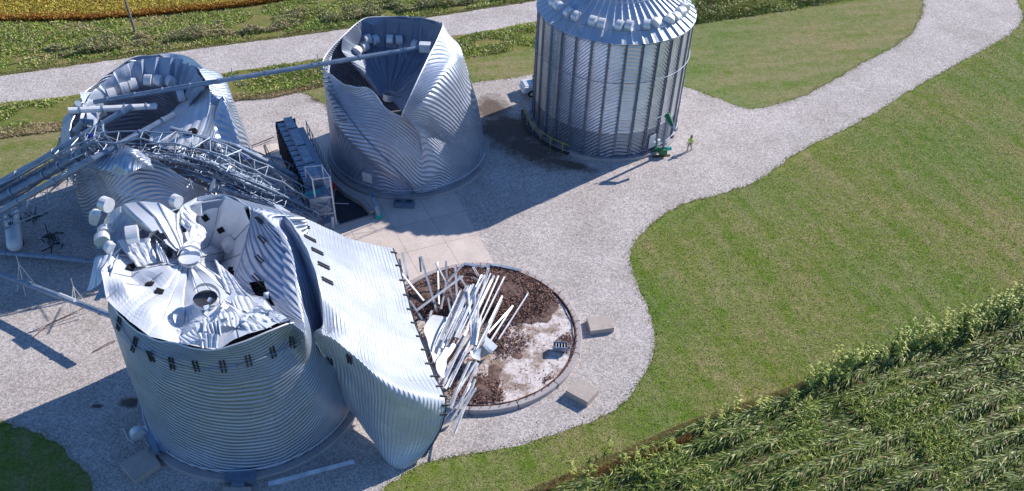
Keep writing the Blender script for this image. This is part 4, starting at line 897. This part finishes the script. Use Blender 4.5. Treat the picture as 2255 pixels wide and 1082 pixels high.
def looseSheet(rows,nu,nv,mat,label,name='torn_sheet',cat='metal sheet',amp=.05,seed=1,thick=.03):
    G,UV=patch(rows,nu,nv,amp,seed,1.2); mb=MB(); mb.quadgrid(G,False,UV); o=mb.build(name,mat); so=o.modifiers.new('thickness','SOLIDIFY'); so.thickness=thick; return tag(o,label,cat)
looseSheet([[z4(560,760)+(1.6,),z4(690,780)+(1.6,),z4(770,800)+(1.4,)],[z4(450,900)+(2.0,),z4(600,960)+(1.7,),z4(700,960)+(1.3,)],[z5(260,240)+(2.4,),z5(330,300)+(2,),z5(440,210)+(1.6,)],[z5(320,420)+(2.4,),z5(350,400)+(2.2,),z5(380,370)+(2.0,)]],14,14,'roof_sheet','bright torn corrugated sheet tucked between the fallen wall edge and the beams')
looseSheet([[z5(430,250)+(2.2,),z5(480,240)+(2,),z5(540,240)+(1.8,)],[z5(330,420)+(2.6,),z5(370,400)+(2.3,),z5(430,380)+(2.0,)],[z5(390,560)+(3,),z5(420,540)+(2.8,),z5(450,500)+(2.4,)]],10,10,'roof_sheet','narrow bent sheet beside the lower part of the fallen wall edge')
looseSheet([[z5(790,170)+(1.9,),z5(890,260)+(1.0,)],[z5(760,250)+(2.5,),z5(840,320)+(1.6,)],[z5(710,280)+(2.0,),z5(745,370)+(1.0,)]],8,8,'roof_sheet_dark','bluish folded flat plate resting on the brown debris at the lower end of the beams','metal_plate','metal plate')
looseSheet([[z5(640,310)+(2.6,),z5(740,290)+(2.4,)],[z5(670,370)+(2.4,),z5(735,400)+(1.6,)]],6,6,'roof_sheet','small creased plate clasping the beams where they cross','metal_plate','metal plate',.08)
looseSheet([[z5(425,820)+(1.2,),z5(520,850)+(1.0,)],[z5(410,920)+(1.0,),z5(525,910)+(.8,)],[z5(370,995)+(.4,),z5(500,940)+(.3,)]],8,8,'roof_sheet_dark','triangular plate at the foot of the beams beside the fallen wall','metal_plate','metal plate')
t=z4(890,200),z4(1130,240),z4(1190,210),z4(1290,225),z4(1500,270)
mb=MB()
for a_,b_ in zip(t,t[1:]): mb.channel(at(*a_,.75),at(*b_,.6),.28,.12,.02)
tag(mb.build('bent_channel','frame_steel'),'long bent grey channel lying along the far edge of the round pad','steel beam')
p=at(1234,763,.75); fb=MB()
for dx,dy,sx,sy in ((0,.3,1.1,.06),(0,-.3,1.1,.06),(.52,0,.06,.6),(-.52,0,.06,.6)): fb.box(p+Vector((dx,dy,0)),(sx,sy,.38))
sm=empty('drain_frame',Vector((p.x,p.y,.35)),'small grey rectangular steel frame sitting on the round pad near its right edge','steel frame'); fb.build('frame','frame_steel',sm)
for k in range(4): MB().box(p+Vector((-.33+k*.22,0,.02)),(.05,.56,.2)).build('bar','vent_metal',sm)
MB().box(p-Vector((0,0,.15)),(1.0,.55,.05)).build('sump','hole_black',sm)
# concrete blocks
def quadpx(*pp,z=0): return [at(x,y,z) for x,y in pp]
def lower(P,h): return [p-Vector((0,0,h)) for p in P]
prism('concrete_block',lower(quadpx((1292,698),(1339,694),(1353,722),(1301,729),z=.5),.49),.49,'block_concrete','tan concrete block on the gravel right of the round pad, the farther one','concrete block')
prism('concrete_block',lower(quadpx((1276,832),(1320,858),(1294,886),(1246,860),z=.6),.59),.59,'block_concrete','tan concrete block on the gravel below the round pad, nearer the camera','concrete block')
prism('concrete_block',lower(quadpx((263,1020),(330,982),(352,1021),(296,1060),z=.45),.44),.44,'block_concrete','shaded square concrete block left of the crumpled bin foot','concrete block')
prism('concrete_block',lower(quadpx((490,1072),(552,1072),(556,1110),(488,1110),z=.45),.44),.44,'block_concrete','concrete block below the discharge chute, cut by the lower picture edge','concrete block')
# chute at left block
ch=empty('loading_spout',at(345,985),'grey steel spout reaching from the crumpled bin to the shaded block','spout')
mb=MB(); G,UV=patch([[(318,940,1.2),(345,955,1.4)],[(330,985,.9),(375,1000,.7)]],4,4,0,1); mb.quadgrid(G,False,UV).build('plate','frame_steel',ch); MB().bar(at(330,950,1.1),at(345,1000,.7),.35,.3).build('housing','tube_steel',ch)
for q_ in ((326,990),(350,1000)): MB().tube([at(*q_,0),at(*q_,.9)],.06,5).build('leg','tube_steel',ch)
# white-edged curb strip piece lying at front
p,q=at(590,1066,.15),at(780,1016,.2)
tag(MB().channel(p,q,.28,.12,.02,(0,-.3,1)).build('steel_beam','beam_steel'),'single grey beam lying on shaded gravel in front of the crumpled bin','steel beam','loose steel beams heaped on the round pad')
jb=empty('scrap_vent',at(312,960),'small shiny crumpled vent hood on the gravel beside the crumpled bin','vent hood')
link('hood',DM,jb,at(306,962,.05),Matrix.Rotation(.6,3,'Z')).scale=(.9,.9,.9); link('cowl',VM,jb,at(318,952,.0),Matrix.Rotation(2,3,'Z')).scale=(.7,.7,.7)
tag(MB().tube([at(272,945,.1),at(280,965,.35),at(295,978,.1)],.03,5).build('bent_rod','vent_metal'),'thin bent rod on the shaded gravel left of the crumpled bin','metal rod')

# ---------------------------------------------------------------- tubes, trusses
def P3(l): return [at(*p) for p in l]
def pipe(name,pts,r,mat,label,cat,group=None,flanges=0,n=10,brackets=0):
    P=P3(pts); root=empty(name,Vector((P[0].x,P[0].y,min(p.z for p in P)-r)),label,cat,group)
    MB().tube(P,r,n).build('tube',mat,root)
    L=[(a,b_) for a,b_ in zip(P,P[1:])]
    for k in range(flanges):
        t=(k+.5)/flanges*len(L); i=min(int(t),len(L)-1); p=L[i][0].lerp(L[i][1],t-i); d_=(L[i][1]-L[i][0]).normalized(); MB().tube([p-d_*.06,p+d_*.06],r*1.28,n).build('flange','lattice_steel',root)
    for k in range(brackets):
        t=(k+.7)/brackets*len(L); i=min(int(t),len(L)-1); p=L[i][0].lerp(L[i][1],t-i); mb=MB(); h_=.9
        mb.tube([p+Vector((-.3,.1,-.7)),p+Vector((-.25,.1,h_))],.03,4); mb.tube([p+Vector((.3,-.1,-.7)),p+Vector((.3,-.1,h_*.6))],.03,4); mb.tube([p+Vector((-.3,.1,.3)),p+Vector((.3,-.1,.3))],.03,4); mb.build('bracket','tube_steel',root)
    return root
GT='fallen conveyor tubes over the bins'
AUG=pipe('conveyor_tube',[(207,225,9.6),(480,179,11.6),(940,103,12.4)],.21,'tube_steel','long auger tube reaching from the rear left bin across to the twisted bin','conveyor tube',GT,9,brackets=5)
p=at(936,104,12.4); MB_=MB().box(p,(1.0,.7,.75)); MB_.build('conveyor_head','vent_metal',AUG)
pipe('conveyor_tube',[(-80,512,3.2),(205,350,9.6),(384,252,10.8)],.25,'tube_steel','thickest conveyor tube slanting up from the left edge across the rear bin','conveyor tube',GT,7)
pipe('conveyor_tube',[(-80,455,3.2),(160,312,9.3),(292,234,11)],.27,'tube_steel','upper thin conveyor tube slanting from the left edge to the dark bin opening','conveyor tube',GT,6)
pipe('conveyor_tube',[(150,244,10.8),(345,234,9.6)],.27,'vent_metal','short pale tube lying level across the rear left bin rim','conveyor tube',GT,4)
pipe('conveyor_tube',[(128,330,2.5),(172,228,10.6)],.28,'tube_steel','steep tube standing against the outer left side of the rear bin','conveyor tube',GT,2)
pipe('conveyor_tube',[(120,360,2.5),(168,288,8.8),(182,268,9.6),(205,271,9.3)],.3,'tube_steel','curved tube bending over the left rim of the rear bin','conveyor tube',GT,2)
pipe('conveyor_tube',[(-80,480,2.8),(100,385,6.8),(185,335,9.2)],.36,'frame_steel','wide grey conveyor casing between the two slanting tubes at left','conveyor tube',GT,5)
def truss(name,pts,w,h,rc,npan,label,mat='tube_steel',belt=0,cat='truss'):
    P=catmull(np.array([tuple(p) for p in P3(pts)]),npan+1); P=[Vector(p) for p in P]; root=empty(name,Vector((P[0].x,P[0].y,min(p.z for p in P)-h/2)),label,cat,'fallen conveyor trusses')
    C=[[],[],[],[]]
    for i,p in enumerate(P):
        d_=(P[min(i+1,npan)]-P[max(i-1,0)]); M=frame(d_)
        for k,(a,b_) in enumerate(((-1,-1),(1,-1),(1,1),(-1,1))): C[k].append(p+M@Vector((0,a*w/2,b_*h/2)))
    for k in range(4):
        C[k]=[q+Vector((random.gauss(0,.09),random.gauss(0,.09),random.gauss(0,.10))) for q in C[k]]
        MB().tube(C[k],rc,6).build('chord',mat,root)
    for i in range(npan+1):
        mb=MB()
        for k in range(4): mb.tube([C[k][i],C[(k+1)%4][i]],rc*.5,4,False)
        mb.build('frame_ring','lattice_steel',root)
        if i<npan:
            mb=MB()
            for k in range(4):
                a_,b_=(k,(k+1)%4) if (i+k)%2 else ((k+1)%4,k); mb.tube([C[a_][i],C[b_][i+1]+Vector((random.gauss(0,.15),0,random.gauss(0,.15)))],rc*.42,4,False)
            mb.build('diagonal_brace','lattice_steel',root)
    if belt:
        mb=MB()
        for a_,b_ in zip(P,P[1:]): mb.bar(a_,b_+(b_-a_)*.02,w*belt,h*.22)
        mb.build('belt_casing','frame_steel',root)
    return root
pipe('conveyor_tube',[(375,283,9.4),(520,322,7.4),(650,388,3.6),(700,420,2)],.20,'frame_steel','slender dark tube along the top of the arched truss towards the dryer','conveyor tube',GT,5)
pipe('conveyor_tube',[(430,345,8.4),(560,400,5.6),(690,462,2)],.24,'tube_steel','straight tube running down through the middle of the trusses to the pit','conveyor tube',GT,4)
pipe('conveyor_tube',[(400,372,7.4),(520,425,5.2),(640,470,2.8)],.2,'frame_steel','lowest dark tube of the truss tangle behind the torn bright wall','conveyor tube',GT,4)
truss('conveyor_truss',[(-90,470,2.6),(40,400,5.4),(190,322,9.6),(235,300,10.3)],1.5,1.3,.085,11,'lattice truss sloping from the left edge up onto the rear bin','tube_steel',.45)
truss('conveyor_truss',[(-90,520,1.6),(30,470,2.6),(140,415,5.2),(210,360,9)],1.4,1.2,.06,10,'lower tangled lattice truss left of the rear bin above the white tank','tube_steel',0)
truss('conveyor_truss',[(190,318,9.9),(330,314,9.8),(450,330,8.8),(560,378,6.2),(650,424,3.6),(720,460,1.6)],1.5,1.15,.07,17,'arched lattice truss draped over the rear bin and down towards the dryer','tube_steel',0)
truss('conveyor_truss',[(395,338,8.4),(450,355,7.8),(540,400,5.8),(640,444,3.2),(700,474,1.6)],1.2,1.1,.07,13,'lower bent lattice truss hanging along the front of the rear bin','tube_steel',.5)
truss('conveyor_truss',[(235,335,9.6),(350,345,9.0),(470,375,7.0),(600,432,4.0),(695,482,1.6)],.9,.8,.05,18,'narrow sagging truss below the arched one, ending in the pit','frame_steel',.7)
truss('conveyor_truss',[(470,330,7.2),(560,352,5),(640,385,3),(700,415,1.6)],1.2,1.0,.08,10,'short truss running beside the concrete towards the dryer','frame_steel',.7)
truss('conveyor_truss',[(430,385,6.4),(500,410,5.4),(580,440,4.2),(660,470,2.6)],1.1,1.0,.055,11,'dark truss in shade behind the torn bright wall','frame_steel',.6)
tag(MB().tube(P3([(472,395,6.8),(468,410,6.2),(466,422,5.8)]),[.12,.2,.22],8).build('floodlight','white_paint'),'small white lamp hanging from the truss in front of the rear bin','lamp')
# wreck tangle inside: thin rods
for i in range(80):
    x=random.uniform(380,690); y0=330+(x-380)*.36+random.uniform(-15,55); z=8.2-(x-380)*.022+random.uniform(-.8,.4); L=random.uniform(14,46); a=random.uniform(0,PI)
    tag(MB().tube([at(x,y0,z),at(x+L*math.cos(a),y0+L*math.sin(a)*.6,z+random.uniform(-.8,.8))],random.choice((.03,.045,.06)),4).build('scrap_rod',random.choice(('tube_steel','frame_steel','frame_steel','lattice_steel'))),'thin bent steel rod in the tangle between the rear bin and the dryer','metal rod','scrap rods tangled in the trusses')
for i in range(34):
    x=random.uniform(-10,190); y0=455-(x)*.62+random.uniform(-22,30); z=3.2+x*.032+random.uniform(-1,.4); L=random.uniform(14,46); a=random.uniform(0,PI)
    tag(MB().tube([at(x,y0,z),at(x+L*math.cos(a),y0+L*math.sin(a)*.7,z+random.uniform(-.8,.8))],random.choice((.03,.045,.055)),4).build('scrap_rod',random.choice(('tube_steel','frame_steel','vent_metal'))),'thin bent steel rod in the tangle of trusses at the left edge','metal rod','scrap rods tangled in the trusses')
for x,y,z in ((199,299,10.6),(540,345,6.9)): tag(MB().tube([at(x-3,y,z),at(x+3,y+1,z)],.22,8).build('motor','blue_rope'),'small dark blue motor clamped on the truss '+('over the rear bin rim' if x<300 else 'beside the concrete apron'),'motor')
# wreck mesh pile inside bin C front opening
# dryer
dy=empty('grain_dryer',at(650,420),'long dark louvred grain dryer standing on the concrete between the two rear bins','grain dryer')
def boxpx(name,p0,p1,w,h,mat,parent,up_=(0,0,1)):
    return MB().bar(at(*p0),at(*p1),w,h,up_).build(name,mat,parent)
a_,b_=at(628,262,4.4),at(690,395,4.2); ax=(b_-a_); ax.z=0; axn=ax.normalized(); sd_=Vector((-axn.y,axn.x,0))
if sd_.x<0: sd_=-sd_
L=ax.length; c0=(a_+b_)/2
M=frame(axn)
MB().box(Vector((c0.x,c0.y,2.2)),(L,1.7,3.6),M).build('body','frame_steel',dy)
MB().box(Vector((c0.x,c0.y,4.25))+sd_*.25,(L+.1,.8,.5),M).build('top_duct','lattice_steel',dy)
for k in range(3): MB().box(Vector((c0.x,c0.y,4.52))+sd_*.25+axn*(-L*.3+k*L*.3),(.08,.86,.05),M).build('duct_joint','dark_steel',dy)
for k in range(12):
    t=-L/2+.4+k*(L-.8)/11
    MB().box(Vector((c0.x,c0.y,2.5))-sd_*.95+axn*t,(.12,.22,3.4),M).build('louvre_post','dark_steel',dy)
    MB().box(Vector((c0.x,c0.y,4.05))-sd_*.5+axn*t,((L-.8)/11*.75,.75,.12),M).build('louvre','tube_steel',dy)
MB().box(Vector((c0.x,c0.y,3.0))+sd_*1.25,(L*.9,.55,.9),M).build('side_duct','roof_sheet_dark',dy)
for k in range(9): t=-L*.4+k*L*.1; MB().tube([Vector((c0.x,c0.y,.05))+sd_*1.75+axn*t,Vector((c0.x,c0.y,4.3))+sd_*1.75+axn*t],.05,4).build('rail_post','tube_steel',dy)
for zz in (3.2,4.2): MB().tube([Vector((c0.x,c0.y,zz))+sd_*1.75-axn*L*.42,Vector((c0.x,c0.y,zz))+sd_*1.75+axn*L*.42],.04,4).build('handrail','tube_steel',dy)
e_=Vector((c0.x,c0.y,0))+axn*(L/2+.9); MB().box(e_+Vector((0,0,1.8)),(1.5,1.8,3.2),M).build('burner_cabinet','frame_steel',dy)
MB().box(e_+Vector((0,0,3.44))-sd_*.4,(.5,1.3,.06),M).build('name_panel','teal_paint',dy)
e2=Vector((c0.x,c0.y,0))-axn*(L/2+.06); MB().box(e2+Vector((0,0,3.6)),(.12,1.9,1.2),M).build('end_hood','dark_steel',dy)
# frame tower
tw=empty('leg_tower',at(720,495),'small square pipe frame tower standing in the pit beside the dryer','frame tower')
cs=[(700,505,693,372),(742,498,714,365)]
T1a,T1b=at(704,500,.1),at(673,372,4.9); T2a,T2b=at(741,495,.1),at(714,364,5.1)
T1b=Vector((T1a.x-.1,T1a.y,5.4)); T2b=Vector((T2a.x-.1,T2a.y,5.4)); off=Vector((-1.0,1.7,0)); CC=[(T1a,T1b),(T2a,T2b),(T2a+off,T2b+off),(T1a+off,T1b+off)]
for a_,b_ in CC: MB().tube([a_,b_],.07,6).build('post','vent_metal',tw)
for z_ in (1.4,3.2,5.3):
    for k in range(4):
        a_,b_=CC[k],CC[(k+1)%4]; MB().tube([a_[0].lerp(a_[1],z_/5.4),b_[0].lerp(b_[1],z_/5.4)],.05,5).build('rail','vent_metal',tw)
for k in (0,1,2): a_,b_=CC[k],CC[(k+1)%4]; MB().tube([a_[0].lerp(a_[1],.25),b_[0].lerp(b_[1],.6)],.035,4).build('diagonal_brace','tube_steel',tw)
bl=empty('elevator_boot',at(712,470),'rusty brown and grey elevator boot at the foot of the small frame tower','machine')
MB().bar(at(705,452,1.2),at(722,498,.7),.6,.7).build('housing','frame_steel',bl); MB().box(at(718,468,.9),(.9,.8,.9)).build('gearbox','rust',bl); MB().tube([at(713,452,1.6),at(716,458,1.3)],.16,8).build('cap','red_paint',bl)
tag(MB().tube([at(733,500,0),at(731,478,1.1)],.16,8).build('bollard','white_paint'),'short pale bollard at the corner of the pit','bollard')
rb_=empty('red_burner',at(729,412),'small red drum beside the pit wall near the twisted bin','drum'); MB().tube([at(725,410,.6),at(735,412,.6)],.38,12).build('drum','red_paint',rb_); MB().tube([at(729,413,0),at(729,413,.5)],.1,6).build('stand','dark_steel',rb_)
# pit between dryer and the twisted bin
pw=empty('dump_pit',at(780,470),'sunken dark pit with a low concrete wall in front of the twisted bin','pit')
MB().poly([at(x,y,.045) for x,y in ((738,420),(758,415),(800,445),(812,475),(750,497),(735,470))]).build('pit_floor','dark_steel',pw)
def wall(name,pts,w,h,mat,parent):
    P=[at(x,y,0) for x,y in pts]; mb=MB()
    for a_,b_ in zip(P,P[1:]): mb.bar(a_+Vector((0,0,h/2)),b_+Vector((0,0,h/2)),w,h)
    return mb.build(name,mat,parent)
wall('retaining_wall',[(718,372),(735,405),(765,432),(800,452),(822,475)],.5,.55,'curb_concrete',pw); wall('kerb',[(822,478),(745,502)],.25,.25,'curb_concrete',pw)
MB().tube([at(737,448,.9),at(768,449,.9)],.035,4).build('chain','white_paint',pw); MB().tube([at(783,476,0),at(783,466,.6)],.04,4).build('stake','dark_steel',pw)
wa=empty('sweep_auger_outlet',at(835,480),'grey blue outlet pipe standing below the twisted bin on the concrete','outlet'); MB().tube([at(820,437,1.6),at(828,455,1.2),at(834,474,.4)],.22,8).build('pipe','tube_steel',wa); MB().tube([at(834,474,.03),at(834,474,.35)],.36,10).build('motor','teal_paint',wa); MB().box(at(820,434,1.4),(.5,.5,.6)).build('bracket','frame_steel',wa)
fn=empty('aeration_fan',at(890,452),'twin bluish fan housings on the concrete at the foot of the twisted bin','fan')
for dx in (-12,12):
    q=at(890+dx,451,.03); MB().tube([q,q+Vector((0,0,.35)),q+Vector((0,.1,.5))],[.5,.48,.35],14).build('housing','tube_steel',fn)
MB().box(at(890,452,.22),(1.9,.5,.3)).build('base','frame_steel',fn)
# pipes lower left
pipe('ground_pipe',[(-80,548,.5),(0,557,.5),(110,566,.5),(240,580,1.0)],.22,'tube_steel','straight pipe on shaded gravel from the left edge, above the other pipe','pipe','pipes on the gravel at left',4)
pipe('ground_pipe',[(-80,580,1.9),(0,604,1.9),(130,652,2.2),(262,702,2.6)],.22,'tube_steel','raised pipe from the left edge running to the crumpled bin, casting a shadow','pipe','pipes on the gravel at left',5)
for nm,(x,y,z),lab in (('pipe_stand',(62,640,0),'thin pale tripod holding the raised pipe near the left edge'),('pipe_stand',(180,690,0),'thin bent tripod holding the raised pipe near the crumpled bin')):
    g=empty(nm,at(x,y),lab,'pipe stand'); q=at(x,y); top_=q+Vector((0,.2,2.7))
    for dx,dy in ((-.8,-.2),(.7,.3),(.1,-.7)): MB().tube([q+Vector((dx,dy,0)),top_],.035,4).build('leg','vent_metal',g)
    MB().tube([top_,top_+Vector((.05,0,.8))],.03,4).build('spike','vent_metal',g)
tag(MB().tube([at(130,648,2.5),at(165,662,2.65)],.14,8).build('bright_sleeve','vent_metal'),'short shiny sleeve on the raised pipe','sleeve')
for pts,lab in (([(70,745,.1),(110,712,.15),(160,690,.1),(185,678,.3)],'dark broken rod on the sunlit gravel at left'),([(205,775,.1),(240,755,.2),(255,750,.1)],'short dark broken rod beside the crumpled bin shadow')):
    tag(MB().tube(P3(pts),.04,4).build('broken_rod','rust'),lab,'metal rod')
# LP tank
tk=empty('gas_tank',at(32,530),'white cylindrical gas tank with domed end on the shaded gravel at the left edge','tank')
a_,b_=at(22,440,1.1),at(32,538,1.1); d_=(b_-a_).normalized(); r=.62
ring=[a_+d_*0,b_]; pts=[b_+d_*(-.0+ .62*math.sin(t)) for t in np.linspace(0,1.5,6)]; rad=[r*math.cos(t)+.002 for t in np.linspace(0,1.5,6)]
mb=MB(); mb.smooth=True; mb.tube([a_-d_*.6,a_-d_*.3,a_]+pts,[.05,.45,r]+rad,20).build('tank_shell','white_paint',tk)
for t in (.25,.8): q=a_.lerp(b_,t); MB().box((q.x,q.y,.3),(1.1,.25,.6)).build('saddle','dark_steel',tk)
for t in (.52,.68): q=a_.lerp(b_,t); MB().tube([Vector((q.x,q.y,1.68)),Vector((q.x,q.y,1.80))],.2,10).build('valve_cover','dark_steel',tk)
for x,y,lab in ((77,483,'small dark lump of scrap right of the white tank'),(115,522,'dark heap of scrap on shaded gravel beside the white tank'),(116,540,'dark clump of scrap just above the left pipe')):
    mb=MB(); p=at(x,y)
    for k in range(14): q=p+Vector((random.gauss(0,.3),random.gauss(0,.25),.05+random.random()*.3)); mb.bar(q,q+Vector((random.gauss(0,.4),random.gauss(0,.4),random.gauss(0,.15))),.08,.06)
    tag(mb.build('scrap_heap','dark_steel'),lab,'scrap')
# utility pole
pl=empty('utility_pole',at(299,72),'weathered wooden utility pole standing in the weeds beyond the gravel road','utility pole')
b0=at(299,74); MB().tube([b0,b0+Vector((-.35,0,5.5)),b0+Vector((-.7,0,11))],[.17,.14,.11],8).build('pole','wood_pole',pl); MB().box(b0+Vector((-.68,0,10.2)),(2.4,.12,.14)).build('crossarm','wood_pole',pl)
# metal conduit on concrete near dryer
mb=MB()
for a_,b_ in (((553,322,.3),(603,302,.3)),((583,318,.1),(606,367,.3)),((585,340,.1),(612,330,.2))): mb.tube([at(*a_),at(*b_)],.05,5)
tag(mb.build('conduit_frame','dark_steel'),'dark thin conduit pieces on the tan concrete left of the dryer','conduit')
# pickup truck behind the upright bin (only its front shows)
tr=empty('pickup_truck',at(1172,205),'pale pickup truck parked half hidden behind the upright bin','truck')
o0=at(1166,214); X=Vector((.96,.28,0)).normalized(); M=frame(X)
def tb(name,dx,dy,z,size,mat,parent=tr,bev=.08):
    o=MB().box(o0+X*dx+Vector((-X.y,X.x,0))*dy+Vector((0,0,z)),size,M).build(name,mat,parent); b_=o.modifiers.new('b','BEVEL'); b_.width=bev; b_.segments=2; return o
tb('body',2.0,.9,.85,(5.2,1.9,.7),'white_paint'); cab=tb('cab',1.9,.9,1.5,(2.2,1.7,.75),'white_paint'); tb('windscreen',.85,.9,1.5,(.3,1.5,.55),'glass_dark',cab,.03); tb('bumper',-.65,.9,.55,(.2,1.85,.3),'vent_metal'); tb('bonnet_scoop',-.0,.9,1.22,(1.0,1.4,.08),'vent_metal')
for dx in (.2,3.6):
    for dy in (0,1.8):
        q=o0+X*dx+Vector((-X.y,X.x,0))*dy; Y=Vector((-X.y,X.x,0)); w=MB().tube([q-Y*.13+Vector((0,0,.4)),q+Y*.13+Vector((0,0,.4))],.4,14).build('wheel','rubber',tr); MB().tube([q-Y*.15+Vector((0,0,.4)),q-Y*.135+Vector((0,0,.4))],.22,10).build('rim','vent_metal',w)
for dy in (.2,1.6): tb('headlight',-.6,dy,.9,(.06,.3,.2),'white_paint',tr,.01)

# ---------------------------------------------------------------- person
pr=empty('person',at(1517,333),'person in a bright yellow green vest walking on gravel near the upright bin','person')
def skin(name,verts,edges,mat,parent,root=0,sub=2):
    me=bpy.data.meshes.new(name); me.from_pydata([v[:3] for v in verts],edges,[]); me.materials.append(MATS[mat])
    o=bpy.data.objects.new(name,me); COL.objects.link(o); o.parent=parent; WL[o.name]=Vector((0,0,0))
    sk_=o.modifiers.new('skin','SKIN'); 
    for i,v in enumerate(verts): me.skin_vertices[0].data[i].radius=(v[3],v[3]*(v[4] if len(v)>4 else 1))
    me.skin_vertices[0].data[root].use_root=True; s_=o.modifiers.new('sub','SUBSURF'); s_.levels=sub; s_.render_levels=sub; return o
bv=[(0,0,.95,.13,.75),(0,0,1.15,.12,.75),(0,.02,1.38,.15,.7),(0,.02,1.50,.07),(0,-.01,1.58,.065),(0,-.02,1.68,.095,1.1),(0,-.02,1.78,.06),
(-.10,0,.88,.085),(-.12,-.16,.50,.06),(-.13,-.10,.09,.042),(-.13,-.25,.05,.04),(.10,0,.88,.085),(.12,.10,.50,.06),(.13,.26,.12,.042),(.13,.16,.05,.04),
(-.20,.02,1.42,.06),(-.27,.10,1.14,.045),(-.25,-.06,.92,.035),(-.25,-.12,.86,.03),(.20,.02,1.42,.06),(.28,-.02,1.16,.045),(.22,-.22,1.02,.035),(.20,-.28,1.0,.03)]
be=[(0,1),(1,2),(2,3),(3,4),(4,5),(5,6),(0,7),(7,8),(8,9),(9,10),(0,11),(11,12),(12,13),(13,14),(2,15),(15,16),(16,17),(17,18),(2,19),(19,20),(20,21),(21,22)]
for (w,h_) in ((18,-1),(22,-1)):
    wx,wy,wz,_=bv[w][:4]
    for k in range(4): bv.append((wx-.024+k*.016,wy-.045,wz-.055,.009)); be.append((w,len(bv)-1))
    bv.append((wx+.035,wy-.02,wz-.02,.010)); be.append((w,len(bv)-1))
body=skin('body',bv,be,'skin',pr)
skin('vest',[(0,0,.98,.17,.75),(0,.01,1.2,.155,.75),(0,.02,1.40,.17,.72),(0,.02,1.46,.12,.8),(-.20,.02,1.41,.078),(-.245,.06,1.27,.068),(.20,.02,1.41,.078),(.25,.0,1.27,.068)],[(0,1),(1,2),(2,3),(2,4),(4,5),(2,6),(6,7)],'hivis',pr)
skin('trousers',[(0,0,.93,.15,.8),(-.10,0,.84,.10),(-.12,-.15,.50,.075),(-.13,-.10,.16,.06),(.10,0,.84,.10),(.12,.10,.50,.075),(.13,.24,.18,.06)],[(0,1),(1,2),(2,3),(0,4),(4,5),(5,6)],'tan_cloth',pr)
skin('shoes',[(-.13,-.08,.09,.055),(-.13,-.24,.05,.05),(-.13,0,.07,.05)],[(0,1),(0,2)],'dark_cloth',pr); skin('shoes',[(.13,.26,.12,.055),(.13,.14,.05,.05),(.13,.31,.16,.05)],[(0,1),(0,2)],'dark_cloth',pr)
skin('hair',[(0,.01,1.72,.11),(0,.05,1.62,.09),(0,.07,1.5,.06),(0,.0,1.80,.07)],[(0,1),(1,2),(0,3)],'hair_dark',pr)
pr.rotation_euler=(0,0,R_(-35))
